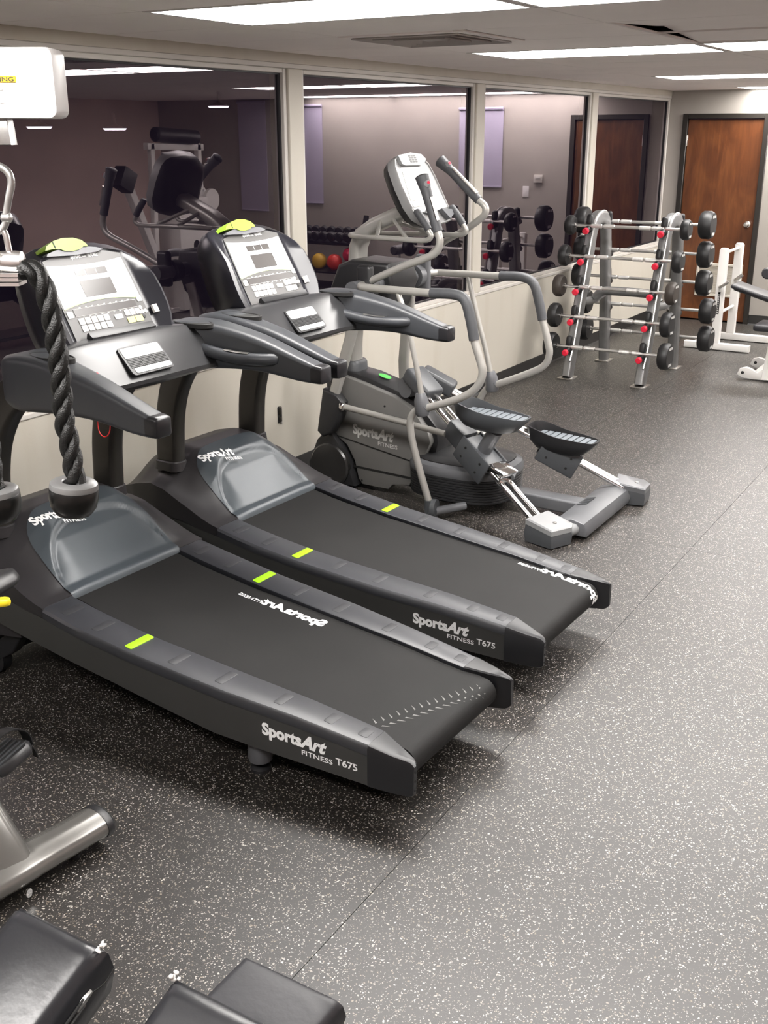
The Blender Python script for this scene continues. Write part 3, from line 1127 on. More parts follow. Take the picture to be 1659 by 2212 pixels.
    def ins(u, f):
        v = f * hwid(u)
        z = Z_hood(max(u, 1.405), v) + 0.0045
        d = 0.0
        if abs(v) < .2619:
            ui = 1.398 + .215 * (1 - (abs(v) / .262) ** 2.6) ** .40
            d = sstep(-0.002, 0.011, ui - u)
        z -= 0.019 * sstep(1.40, 1.58, u) * d
        if u < 1.412:
            z = Z_rail(1.40) - 0.012 + (Z_hood(1.412, v) + 0.0045 - Z_rail(1.40) + 0.012) * sqrt(max(0, (u - 1.398) / .014))
        return Lc(u - (0.0 if abs(f) > .999 else 0.0), v, z)
    V = grid(b, ins, us, ff)
    inn = obj('hood_insert', b, 'insert', t, smooth=60)
    b = new()
    def fh(x, y):
        v = -0.214 + x
        u = 1.628 - .20 * x + y
        return Lc(u, v, Z_hood(u, v) + 0.0064)
    put_text(b, 'Sports', fh, 0.0, 0, width=0.102, height=0.056, bold=0.045)
    put_text(b, 'Art', fh, 0.099, 0, width=0.070, height=0.058, bold=0.045, shear=0.35)
    put_text(b, 'FITNESS', fh, 0.100, -0.022, width=0.085, height=0.019, bold=0.012)
    obj('hood_print', b, 'print', inn, smooth=0)
    # uprights
    for s in (-1, 1):
        b = new()
        pts = cr([Lc(1.768, s * .268, .50), Lc(1.763, s * .268, .60), Lc(1.748, s * .268, .78), Lc(1.700, s * .268, .93), Lc(1.60, s * .268, 1.06), Lc(1.46, s * .268, 1.13)], 5)
        sweep(b, pts, rr(0.070, 0.122, 0.022, 4), (0, 1, 0))
        upo = obj('upright', b, 'dkmetal', t)
        b = new()
        zb = Z_hood(1.765, .268)
        loft(b, [[Lc(1.765 + q, s * .268 + x, zb - 0.02) for x, q in rr(0.098, 0.150, 0.04, 4)], [Lc(1.765 + q, s * .268 + x, zb + 0.016) for x, q in rr(0.090, 0.142, 0.04, 4)],
                 [Lc(1.765 + q, s * .268 + x, zb + 0.020) for x, q in rr(0.080, 0.132, 0.034, 4)]])
        obj('collar', b, 'hood', upo)
    # arms
    for s in (-1, 1):
        b = new()
        st = [(0.778, .385, .450, 1.080, 1.142, .012), (0.86, .378, .452, 1.083, 1.168, .016), (1.0, .366, .456, 1.098, 1.213, .022), (1.12, .352, .456, 1.098, 1.240, .026),
              (1.24, .330, .456, 1.090, 1.258, .028), (1.35, .285, .452, 1.080, 1.258, .028), (1.41, .258, .440, 1.088, 1.248, .030), (1.425, .268, .428, 1.098, 1.236, .030)]
        rings = []
        stt = cr([Vector((q[0], q[1], q[2])) for q in st], 3)
        stz = cr([Vector((q[3], q[4], q[5])) for q in st], 3)
        for a, c in zip(stt, stz):
            u, v0, v1 = a
            z0, z1, r = c
            if s > 0:
                u, v0, v1 = u + .022, v0 - .020, v1 - .022
            rings.append([Lc(u, s * (x + (v0 + v1) / 2), y + (z0 + z1) / 2) for x, y in rr(v1 - v0, z1 - z0, r, 4)])
        loft(b, rings)
        ar = obj('arm', b, 'arm', t)
        b = new()
        rings = []
        for u, sc_ in ((0.800, 1.03), (0.770, 1.015), (0.758, 0.95), (0.754, 0.80)):
            rings.append([Lc(u + (.022 if s > 0 else 0), s * (x * sc_ + .4175 - (.021 if s > 0 else 0)), y * sc_ + 1.111 + (u - .754) * .06) for x, y in rr(.065, .062, .012, 4)])
        loft(b, rings)
        obj('arm_cap', b, 'armcap', ar)
        # cup well: black disc on the uncut arm, painted as the shaded hollow
        b = new()
        cu_, cv_, zt_ = (1.310, .318, 1.2545) if s > 0 else (1.235, -.388, 1.2565)
        ring = lambda r_, z: [Lc(cu_ + r_ * 1.75 * cos(q), cv_ + r_ * 0.80 * sin(q), z) for q in [2 * pi * k / 24 for k in range(24)]]
        loft(b, [ring(.053, zt_ - .012), ring(.053, zt_ + .0025), ring(.051, zt_ + .004), ring(.048, zt_ + .003), ring(.047, zt_ + .001)])
        obj('cup_shade', b, 'slot', ar)
        # pulse grip
        b = new()
        add_tube(b, [Lc(1.375, s * .318, 1.190), Lc(1.33, s * .300, 1.188), Lc(1.25, s * .298, 1.168), Lc(1.12, s * .312, 1.150), Lc(1.02, s * .328, 1.150), Lc(0.975, s * .352, 1.152), Lc(0.965, s * .385, 1.152)],
                 [0.024, 0.023, 0.022, 0.021, 0.021, 0.021, 0.023], 10, 4)
        gr = obj('hand_grip', b, 'arm', ar)
        b = new()
        P = cr([Lc(1.155, s * .308, 1.1545), Lc(1.10, s * .315, 1.150), Lc(1.055, s * .322, 1.1495)], 4)
        rings = []
        for p in P:
            rings.append([p + Vector((0, 0.0225 * sin(q), 0.0225 * cos(q))) for q in (-.5, -.25, 0, .25, .5)])
        V = loft(b, rings, closed=False)
        obj('pulse_sensor', b, 'steel', gr)
        b = new()
        lathe(b, [(0.036, 0.0), (0.036, 0.004), (0.026, 0.006)], Lc(0.965, s * .374, 1.152), (0, s * 1.0, 0), 16)
        obj('grip_ring', b, 'arm', gr)
    # dash between the arms
    b = new()
    rings = []
    for k in range(13):
        v = -0.33 + 0.66 * k / 12
        c = 1 - (v / .33) ** 2
        bow = 0.022 * c
        prof = [(1.318, 1.262), (1.296, 1.256), (1.262 - bow * .4, 1.218), (1.222 - bow, 1.150), (1.206 - bow, 1.130), (1.208 - bow, 1.116), (1.235 - bow, 1.108 - .01 * c), (1.36, 1.072), (1.44, 1.085), (1.46, 1.12), (1.45, 1.22), (1.42, 1.252)]
        rings.append([Lc(u, v, z - 0.012 * (v / .33) ** 4) for u, z in prof])
    loft(b, rings)
    da = obj('dash', b, 'dash', t, smooth=32)
    # reading ledge
    b = new()
    sweep(b, [Lc(1.345 - 0.012 * (1 - (v / .2) ** 2), v, 1.262) for v in [-.14 + .29 * k / 8 for k in range(9)]], [(-.014, -.004), (.014, -.004), (.014, .012), (.006, .020), (-.002, .012), (-.014, .008)], (1, 0, .2))
    obj('reading_ledge', b, 'blackpl', da)
    # fan outlet: white plate, slots
    o0 = Vector((1.268, 0, 1.226))
    e_d = Vector((1.203 - 1.262, 0, 1.150 - 1.218)).normalized()
    e_n = Vector((-e_d.z, 0, e_d.x))
    if e_n.z < 0:
        e_n = -e_n
    vc = -0.010
    def FP(x, y, n):      # x to the right, y down the face
        bow = 0.018
        p = Vector((1.262 - bow * .5, 0, 1.219)) + e_d * y + e_n * n
        return Vector((p.x - bow * .32 * (y / .09), -(vc + x), p.z))
    def plate(x0, x1, y0, y1, n0, n1, r=0.006):
        bb = new()
        ring = rr(x1 - x0, y1 - y0, r)
        cx_, cy_ = (x0 + x1) / 2, (y0 + y1) / 2
        loft(bb, [[FP(cx_ + x, cy_ + y, n0) for x, y in ring], [FP(cx_ + x, cy_ + y, n1) for x, y in ring]])
        return bb
    ov = obj('fan_outlet', plate(-.094, .094, -.014, .092, -.002, .0045, .012), 'blackpl', da)
    obj('fan_label', plate(-.086, .086, -.008, .030, .003, .0065), 'panelw', ov)
    obj('fan_lower_plate', plate(-.078, .086, .068, .086, .003, .0065), 'panelw', ov)
    obj('fan_slots', plate(-.086, .088, .031, .067, .003, .0050, .003), 'slot', ov)
    b = new()
    for k in range(6):
        y = .035 + k * .0055
        bb = plate(-.084, .086, y, y + .0016, .004, .0068, .0005)
        merge(b, bb)
    for x in (-.03, .03):
        merge(b, plate(x - .0012, x + .0012, .032, .066, .004, .0070, .0005))
    obj('fan_slat', b, 'cap', ov, smooth=0)
    b = new()
    for x0, x1, y0, y1 in ((-.022, -.012, .004, .014), (.006, .018, .004, .014), (-.020, .016, .014, .0155), (-.016, -.006, .019, .0215), (.004, .014, .019, .0215)):
        merge(b, plate(x0, x1, y0, y1, .006, .0072, .0004))
    obj('label_print', b, 'printg', ov, smooth=0)
    # console: shell, overlays, keys
    P_b, P_t = Vector((1.357, 0, 1.248)), Vector((1.497, 0, 1.497))
    et = P_t - P_b; LT = et.length; et.normalize()
    en = Vector((-et.z, 0, et.x))
    VC = 0.003
    def PP(v, tt, n):
        p = P_b + et * (tt * LT) + en * n
        return Vector((p.x, -(VC + v), p.z))
    # rim of the shell: sweeps from the sides back over the top
    half = [(.246, -.06, .050), (.258, .10, .052), (.262, .25, .052), (.260, .45, .050), (.254, .65, .044), (.244, .83, .024), (.230, .97, .000), (.212, 1.10, -.030), (.185, 1.195, -.050), (.130, 1.255, -.058), (.068, 1.28, -.060)]
    inn_ = [(.186, -.06), (.187, .10), (.187, .25), (.186, .45), (.184, .62), (.181, .76), (.178, .88), (.176, .98), (.166, 1.04), (.110, 1.085), (.055, 1.10)]
    full = half + [(0, 1.288, -.061)] + [(-a, q, n) for a, q, n in reversed(half)]
    inner = inn_ + [(0, 1.105)] + [(-a, q) for a, q in reversed(inn_)]
    oet = Vector((.398, 0, .918)); oen = Vector((-.918, 0, .398))
    def OQ(v, q, n):
        p = Vector((1.390, 0, 1.250)) + oet * (q * .269) + oen * n
        return Vector((p.x, -(VC + v), p.z))
    b = new()
    sg_ = lambda a: (a > 0) - (a < 0)
    rings = [[OQ(a * .62, .5 + (q - .5) * .70 - .02, -.150) for a, q, n in full], [OQ(a * .86, .5 + (q - .5) * .90, -.135 + .2 * n) for a, q, n in full],
             [OQ(a * .965, .5 + (q - .5) * .98, n * .4 - .075) for a, q, n in full], [OQ(a, q, n - .012) for a, q, n in full], [OQ(a - .003 * sg_(a), q - .004, n) for a, q, n in full],
             [OQ(a - .016 * sg_(a), q - .012, n + .006) for a, q, n in full],
             [PP(a + .012 * sg_(a), q, .004) for a, q in inner], [PP(a, q, -.002) for a, q in inner]]
    loft(b, rings)
    sh = obj('console_shell', b, 'shell', t, smooth=50)
    def slab(pts, n0, n1):
        bb = new()
        loft(bb, [[PP(a, q, n0) for a, q in pts], [PP(a, q, n1) for a, q in pts]])
        return bb
    def rect(v0, v1, t0, t1, n0, n1, r=.004):
        return slab([((v0 + v1) / 2 + x, (t0 + t1) / 2 + y / LT) for x, y in rr(v1 - v0, (t1 - t0) * LT, r)], n0, n1)
    pn = obj('control_panel', slab([(-.178, -.01), (.178, -.01), (.176, .5), (.170, 1.02), (.10, 1.075), (0, 1.09), (-.10, 1.075), (-.170, 1.02), (-.176, .5)], -.004, .0005), 'panel', sh)
    arc = lambda base, h, w_: [(w_ * (1 - 2 * k / 14), base + h * (1 - (1 - 2 * k / 14) ** 2)) for k in range(15)]
    wpts = [(-.171, .43), ] + [(-a, q) for a, q in arc(.43, .065, .171)][1:-1] + [(.171, .43), (.165, .965)] + [(.165 - .33 * k / 8, .965 - .035 * (1 - (1 - k / 4) ** 2)) for k in range(1, 8)] + [(-.165, .965)]
    obj('white_overlay', slab(wpts, .0002, .0014), 'panelw', sh)
    b = new()
    A_ = [(a, q) for a, q in arc(.43, .065, .171)]
    loft(b, [[PP(a, q, .0018) for a, q in A_], [PP(a, q - .016, .0018) for a, q in A_]], closed=False)
    obj('lime_line', b, 'palelime', sh, smooth=0)
    for k in range(3):
        x0 = -.062 + k * .0475
        obj('readout_window', rect(x0, x0 + .0445, .795, .875, .001, .0022, .002), 'lcd', sh)
    obj('display_window', rect(-.060, .078, .530, .735, .001, .0022, .003), 'lcd', sh)
    obj('led_strip', rect(-.138, .138, .318, .408, .0003, .0018, .003), 'led', sh)
    b = new()
    for x0, x1, t0, t1 in ((-.140, .140, .408, .412), (-.140, .140, .314, .318)):
        merge(b, rect(x0, x1, t0, t1, .001, .0022, .0003))
    for k in range(9):
        xx = -.11 + k * .027
        merge(b, rect(xx, xx + .008, .418, .428, .001, .0014, .0003))
        merge(b, rect(xx, xx + .008, .298, .308, .001, .0014, .0003))
    obj('strip_print', b, 'printg', sh, smooth=0)
    kd = None
    def key(v0, v1, t0, t1, m='key', nm='key'):
        obj(nm, rect(v0, v1, t0, t1, .0003, .0032, .003), m, sh)
    for r_ in range(2):
        for c_ in range(5):
            x0 = -.135 + c_ * .0272
            t0 = .215 - r_ * .088
            key(x0, x0 + .0235, t0, t0 + .076)
    key(.020, .056, .205, .265)
    for c_ in range(3):
        key(.070 + c_ * .0245, .070 + c_ * .0245 + .0215, .225, .300)
    for c_ in range(2):
        key(.070 + c_ * .037, .070 + c_ * .037 + .034, .130, .205, 'keyy' if near else 'key')
    for (a, q) in ((.150, .30), (.138, .245), (.166, .245), (.150, .185), (.152, .245)):
        b = new()
        ring = lambda r_, n: [PP(a + r_ * cos(x), q + r_ * sin(x) / LT, n) for x in [2 * pi * k / 12 for k in range(12)]]
        loft(b, [ring(.0075, .0003), ring(.0075, .003), ring(.006, .0036)])
        obj('round_key', b, 'key' if q != .185 else 'ink', sh)
    key(-.170, -.146, .310, .390)
    key(.150, .172, .375, .450)
    obj('side_key', slab([(.190, .19), (.212, .19), (.212, .29), (.190, .29)], .010, .020), 'key', sh)
    b = new()
    put_text(b, 'SportsArt', lambda x, y: PP(x, 1.015 + y / LT, .0016), -.052, 0, width=.046, height=.020, bold=.03)
    put_text(b, 'FITNESS', lambda x, y: PP(x, 1.015 + y / LT, .0016), -.002, 0, width=.018, height=.007, bold=.01)
    put_text(b, 'TREADMILL', lambda x, y: PP(x, 1.015 + y / LT, .0016), .022, 0, width=.046, height=.017, bold=.012)
    obj('panel_print', b, 'print', sh, smooth=0)
    # top bracket and lime cover
    b = new()
    prof = [(-.158, 1.068), (-.152, 1.100), (-.110, 1.135), (-.05, 1.150), (.02, 1.145), (.070, 1.120), (.095, 1.085), (.06, 1.060), (-.05, 1.050)]
    loft(b, [[OQ(a, q, -.05) for a, q in prof], [OQ(a, q, .004) for a, q in prof], [OQ(a * .97 - .001, q - .004, .012) for a, q in prof]])
    obj('top_bracket', b, 'castgray', sh, smooth=45)
    b = new()
    prof = [(-.160, 1.135), (-.148, 1.190), (-.112, 1.245), (-.07, 1.272), (-.02, 1.262), (.012, 1.225), (.030, 1.165), (.030, 1.135), (.010, 1.140), (-.008, 1.110), (-.040, 1.095), (-.075, 1.105), (-.095, 1.138), (-.128, 1.145)]
    loft(b, [[OQ(a, q, -.11) for a, q in prof], [OQ(a, q, -.006) for a, q in prof], [OQ(a * .95 - .003, q * .99 + .010, .016) for a, q in prof]])
    lc = obj('lime_cover', b, 'limecap', sh, smooth=45)
    b = new()
    loft(b, [[OQ(a, q, n) for a, q in ((-.112, 1.150), (-.109, 1.150), (-.112, 1.235), (-.115, 1.235))] for n in (.012, .0175)])
    obj('cover_groove', b, 'ink', lc, smooth=0)
    if near:
        b = new()
        add_tube(b, [Lc(1.00, -.392, 1.10), Lc(1.01, -.39, 1.055), Lc(1.035, -.388, 1.035), Lc(1.06, -.386, 1.05), Lc(1.062, -.385, 1.11)], 0.0016, 6, 6)
        obj('safety_cord', b, 'redcord', t)
        b = new()
        add_box(b, (1.16, .300, 1.196), (0.03, 0.022, 0.010), bev=0.003)
        obj('stop_key', b, 'red', t)
    return t


make_treadmill('grey treadmill nearest the camera, behind the hanging rope, with two yellow keys', (-1.30, 2.60, 0), True)
make_treadmill('grey treadmill in the middle, between the nearer treadmill and the elliptical', (-1.30, 3.52, 0), False)


# ------------------------------------------------------------------ elliptical trainer
def build_elliptical():
    t = thing('elliptical_trainer', 'silver grey elliptical trainer with ribbed foot pedals, facing the window', 'elliptical', (-2.6, 5.0, 0))
    def P(name, b, m, label=None, parent=None, smooth=38):
        return obj(name, b, m, parent or t, label, smooth, inv=True)
    Y0, Y1 = 4.865, 5.135
    # shroud halves
    body = [(-3.235, .640), (-3.10, .612), (-2.90, .560), (-2.78, .505), (-2.68, .385), (-2.665, .335), (-2.715, .225), (-2.795, .072), (-2.90, .060), (-2.93, .028), (-3.10, .030), (-3.125, .06), (-3.15, .16), (-3.20, .245), (-3.30, .310), (-3.31, .50)]
    for s, (a, c) in ((0, (Y0, 4.93)), (1, (5.07, Y1))):
        b = new()
        prism(b, body, lambda p, h: Vector((p[0], h, p[1])), a, c, bev=0.010)
        sh = P('shroud', b, 'shroud')
        yy = Y0 - 0.0012 if s == 0 else Y1 + 0.0012
        sg = -1 if s == 0 else 1
        if s == 0:
            b = new()
            for q0, q1, wd in (((-3.31, .300), (-2.722, .205), .0035), ((-3.155, .130), (-2.775, .118), .006)):
                d = Vector((q1[0] - q0[0], 0, q1[1] - q0[1]))
                n = Vector((-d.z, 0, d.x)).normalized() * wd
                A = Vector((q0[0], 0, q0[1])); B = Vector((q1[0], 0, q1[1]))
                loft(b, [[Vector((p.x, yy - .0005, p.z)) for p in (A - n, B - n, B + n, A + n)], [Vector((p.x, yy + .002, p.z)) for p in (A - n, B - n, B + n, A + n)]])
            P('seam_line', b, 'slot', parent=sh, smooth=0)
            b = new()
            def fe(x, y):
                return Vector((-3.155 + x, yy - .0006, .322 + y - .06 * x))
            logo(b, fe, 0, 0, .270, .95)
            P('shroud_print', b, 'printg', parent=sh, smooth=0)
            b = new()
            for x, z in ((-3.27, .300), (-2.95, .50), (-3.10, .055)):
                lathe(b, [(.006, 0), (.006, .002)], (x, yy - .0016, z), (0, 1, 0), 8)
            P('screw', b, 'slot', parent=sh)
    # core between the halves with the dark spine on top
    b = new()
    core = [(-3.36, .32), (-3.36, .60), (-3.28, .665), (-3.10, .640), (-2.90, .585), (-2.76, .525), (-2.65, .41), (-2.64, .33), (-2.70, .05), (-3.2, .05)]
    prism(b, core, lambda p, h: Vector((p[0], h, p[1])), 4.905, 5.095, bev=0.015)
    P('spine', b, 'blackpl')
    b = new()
    ring = lambda r_, h: [Vector((-3.03 + r_ * 1.25 * cos(q), 5.0 + r_ * .9 * sin(q), .6305 - (r_ * 1.25 * cos(q)) * .25 + h)) for q in [2 * pi * k / 18 for k in range(18)]]
    loft(b, [ring(.030, 0), ring(.030, .002)])
    P('green_sticker', b, 'green')
    # front nose and transport wheel cover
    b = new()
    nose = [(-3.43, .02), (-3.44, .12), (-3.38, .26), (-3.30, .34), (-3.22, .24), (-3.17, .15), (-3.13, .02)]
    prism(b, nose, lambda p, h: Vector((p[0], h, p[1])), 4.83, 5.17, bev=0.012)
    P('front_base', b, 'blackpl')
    b = new()
    lathe(b, [(.05, -.014), (.118, -.010), (.126, 0), (.126, .028)], (-3.285, 4.815, .128), (0, 1, 0), 24)
    P('front_wheel', b, 'smoke', label='smoked dark round wheel cover')
    # mast
    b = new()
    sweep(b, [(-3.235, 5.0, .60), (-3.235, 5.0, .80), (-3.215, 5.0, 1.0), (-3.20, 5.0, 1.25), (-3.195, 5.0, 1.32), (-3.165, 5.0, 1.385), (-3.08, 5.0, 1.438), (-2.98, 5.0, 1.48), (-2.86, 5.0, 1.53)], rr(.115, .075, .03, 4), (0, 1, 0))
    P('mast', b, 'ltgray')
    b = new()
    loft(b, [[Vector((-3.235 + y, 5 + x, z)) for x, y in rr(.17 - q, .13 - q, .05, 4)] for z, q in ((.62, 0), (.690, .005), (.705, .02))])
    P('mast_collar', b, 'dkgray')
    # pivot housing
    b = new()
    hp = [(-3.30, .95), (-3.29, 1.12), (-3.24, 1.235), (-3.16, 1.265), (-2.93, 1.255), (-2.90, 1.15), (-2.95, 1.02), (-3.08, .93)]
    prism(b, hp, lambda p, h: Vector((p[0], h, p[1])), 4.86, 5.14, bev=0.022, seg=3)
    P('pivot_housing', b, 'blackpl')
    b = new()
    lathe(b, [(.040, -.40), (.040, .40)], (-2.985, 5.0, 1.150), (0, 1, 0), 16)
    P('pivot_shaft', b, 'castgray')
    for s in (-1, 1):
        b = new()
        add_box(b, (-2.965, 5.0 + s * .30, 1.165), (.085, .05, .20), bev=.018, seg=3)
        lathe(b, [(.062, -.055), (.062, .0)], (-2.985, 5.0 + s * .275, 1.150), (0, s, 0), 18)
        P('pivot_cap', b, 'castgray' if s > 0 else 'blackpl')
    # swing arms and moving handles
    for s, hd in ((-1, [(-2.626, 4.68, 1.689), (-2.581, 4.68, 1.565), (-2.539, 4.68, 1.449), (-2.528, 4.68, 1.396), (-2.548, 4.68, 1.351), (-2.60, 4.68, 1.322), (-2.707, 4.685, 1.283), (-2.80, 4.69, 1.245), (-2.95, 4.70, 1.18)]),
                  (1, [(-2.870, 5.32, 1.747), (-2.796, 5.32, 1.690), (-2.717, 5.32, 1.621), (-2.644, 5.32, 1.559), (-2.606, 5.32, 1.528), (-2.604, 5.32, 1.492), (-2.638, 5.32, 1.458), (-2.733, 5.315, 1.394), (-2.853, 5.31, 1.328), (-2.975, 5.30, 1.20)])):
        b = new()
        add_tube(b, hd, .0185, 12, 5)
        mh = P('moving_handle', b, 'ltgray')
        # contoured grip
        ng = 3 if s < 0 else 4
        b = new()
        gp = [Vector(q) for q in hd[:ng]]
        d = (gp[0] - gp[1]).normalized()
        pts = [gp[0] + d * .020, gp[0] + d * .012, gp[0] - d * .02, gp[0] - d * .055] + gp[1:]
        rad = [.018, .034, .031, .026] + [.0245] * (len(gp) - 1)
        add_tube(b, pts, rad, 12, 3)
        P('hand_grip', b, 'foam', parent=mh)
        # contact strip and thumb switch
        b = new()
        a0 = gp[1].lerp(gp[0], .25); a1 = gp[-1].lerp(gp[-2], .35)
        off = Vector((.020, -.012 if s < 0 else -.010, .012))
        add_tube(b, [a0 + off, (a0 + a1) / 2 + off, a1 + off], .010, 8, 3)
        P('contact_strip', b, 'steel', parent=mh)
        b = new()
        ctr = gp[0] - d * .035 + Vector((.022, -.014, .012))
        lathe(b, [(.016, -.02), (.018, .0), (.010, .012)], ctr, (.7, -.5, .4), 12)
        P('thumb_switch', b, 'paleg', parent=mh)
        b = new()
        lathe(b, [(.007, 0), (.007, .004)], ctr + Vector((.008, -.006, .005)), (.7, -.5, .4), 10)
        P('red_button', b, 'red', parent=mh)
        # swing arm down to the link
        b = new()
        if s < 0:
            sweep(b, [(-3.06, 4.80, 1.08), (-3.10, 4.80, .94), (-3.165, 4.80, .74), (-3.235, 4.80, .54), (-3.25, 4.80, .50)], rr(.035, .062, .014), (0, 1, 0))
        else:
            sweep(b, [(-2.99, 5.20, 1.05), (-3.01, 5.20, .88), (-3.028, 5.20, .68), (-3.02, 5.20, .52), (-3.0, 5.20, .45)], rr(.035, .062, .014), (0, 1, 0))
        P('swing_arm', b, 'ltgray')
    b = new()
    pv = [(-3.292, .575), (-3.20, .550), (-3.160, .510), (-3.175, .430), (-3.235, .330), (-3.300, .300), (-3.335, .330)]
    prism(b, pv, lambda p, h: Vector((p[0], h, p[1])), 4.768, 4.835, bev=.014, seg=3)
    P('pivot_cover', b, 'blackpl')
    b = new()
    prism(b, [(q[0] + .22, q[1] - .04) for q in pv], lambda p, h: Vector((p[0], h, p[1])), 5.165, 5.232, bev=.014, seg=3)
    P('pivot_cover', b, 'blackpl')
    # linkage rods
    for pts in ([(-3.165, 4.775, .490), (-2.99, 4.775, .474), (-2.76, 4.775, .452), (-2.53, 4.775, .425)], [(-2.98, 5.215, .44), (-2.75, 5.23, .36), (-2.48, 5.25, .30)]):
        b = new()
        add_tube(b, pts, .0165, 10)
        lr = P('link_rod', b, 'ltgray')
        b = new()
        lathe(b, [(.010, -.02), (.022, -.01), (.022, .01), (.010, .02)], pts[0], (0, 1, 0), 12)
        P('ball_joint', b, 'chrome', parent=lr)
    # console head
    P0 = Vector((-2.72, 5.0, 1.47)); upv = Vector((-.15, 0, .31)).normalized(); nv = Vector((upv.z, 0, -upv.x))
    def CF(y, q, n):
        p = P0 + upv * q + nv * n
        return Vector((p.x, 5.0 + y, p.z))
    outl = [(-.140, .352), (-.02, .362), (.085, .352), (.150, .310), (.170, .24), (.182, .12), (.190, .03), (.165, -.005), (.09, -.014), (-.02, -.018), (-.10, .0), (-.165, .035), (-.198, .10), (-.208, .20), (-.200, .30), (-.175, .338)]
    lo = lambda k, n: [CF((y + .01) * k - .01, (q - .17) * k + .17, n) for y, q in outl]
    b = new()
    loft(b, [lo(.70, -.105), lo(.90, -.090), lo(.98, -.055), lo(.99, -.048)])
    ch = P('console_back', b, 'blackpl', smooth=50)
    b = new()
    loft(b, [lo(.985, -.049), lo(1.0, -.030), lo(1.0, -.006), lo(.985, .0), lo(.955, .001), lo(.94, -.006)])
    P('console_face', b, 'consface', parent=None, smooth=50)
    cs = bpy.data.objects[-1] if False else None
    def slab(pts, n0, n1):
        bb = new()
        loft(bb, [[CF(y, q, n0) for y, q in pts], [CF(y, q, n1) for y, q in pts]])
        return bb
    def rc(y0, y1, q0, q1, n0, n1, r=.004):
        return slab([((y0 + y1) / 2 + a, (q0 + q1) / 2 + c) for a, c in rr(y1 - y0, q1 - q0, r)], n0, n1)
    P('white_overlay', slab([(-.190, .275), (-.14, .292), (.06, .288), (.115, .268), (.150, .15), (.172, .068), (.10, .062), (.01, .050), (-.185, .062), (-.198, .16)], -.006, -.002), 'panelw', parent=ch)
    P('screen', slab([(-.150, .270), (.035, .270), (.080, .238), (.076, .172), (.050, .118), (-.178, .118)], -.002, .0005), 'printg', parent=ch)
    P('key_strip', rc(-.175, .02, .085, .100, -.002, .001), 'printg', parent=ch)
    P('key_pad', rc(.050, .112, .125, .225, -.002, .001), 'whitepl', parent=ch)
    P('speaker_cap', slab([(-.150, .350), (-.142, .305), (-.12, .296), (.040, .294), (.085, .305), (.115, .325), (.085, .352), (-.02, .362)], -.010, .012), 'paleg', parent=ch)
    b = new()
    for i in range(3):
        for j in range(4):
            merge(b, rc(-.056 + i * .026, -.036 + i * .026, .309 + j * .0105, .317 + j * .0105, .011, .0128, .001))
    P('speaker_grille', b, 'slot', parent=ch, smooth=0)
    P('reading_clip', slab([(-.10, .048), (-.07, .062), (-.055, .046), (.0, .042), (.0, .030), (-.05, .034)], -.004, .010), 'dkgray', parent=ch)
    P('bottle_rest', slab([(.06, .055), (.165, .045), (.172, .02), (.11, -.002)], -.004, .022), 'castgray', parent=ch)
    # fixed U bar with short grips, braces
    b = new()
    add_tube(b, [(-2.728, 5.185, 1.520), (-2.696, 5.185, 1.486), (-2.662, 5.185, 1.440), (-2.646, 5.185, 1.412), (-2.675, 5.185, 1.390), (-2.80, 5.182, 1.387), (-3.00, 5.14, 1.384), (-3.19, 5.07, 1.380), (-3.235, 5.0, 1.380),
                 (-3.19, 4.93, 1.380), (-3.05, 4.85, 1.386), (-2.90, 4.818, 1.390), (-2.70, 4.815, 1.388), (-2.652, 4.815, 1.408), (-2.668, 4.815, 1.44), (-2.70, 4.815, 1.486), (-2.732, 4.815, 1.520)], .0135, 10, 4)
    ub = P('fixed_handlebar', b, 'ltgray')
    for y in (5.185, 4.815):
        b = new()
        add_tube(b, [(-2.738, y, 1.535), (-2.731, y, 1.525), (-2.697, y, 1.486), (-2.664, y, 1.442)], [.012, .019, .0195, .0195], 10, 3)
        P('grip', b, 'foam', parent=ub)
    for q in ([(-3.03, 4.955, 1.462), (-2.97, 4.82, 1.392)], [(-3.03, 5.045, 1.462), (-2.84, 5.17, 1.390)], [(-2.96, 4.96, 1.48), (-2.80, 4.83, 1.392)]):
        b = new()
        add_tube(b, q, .011, 8)
        P('brace', b, 'ltgray')
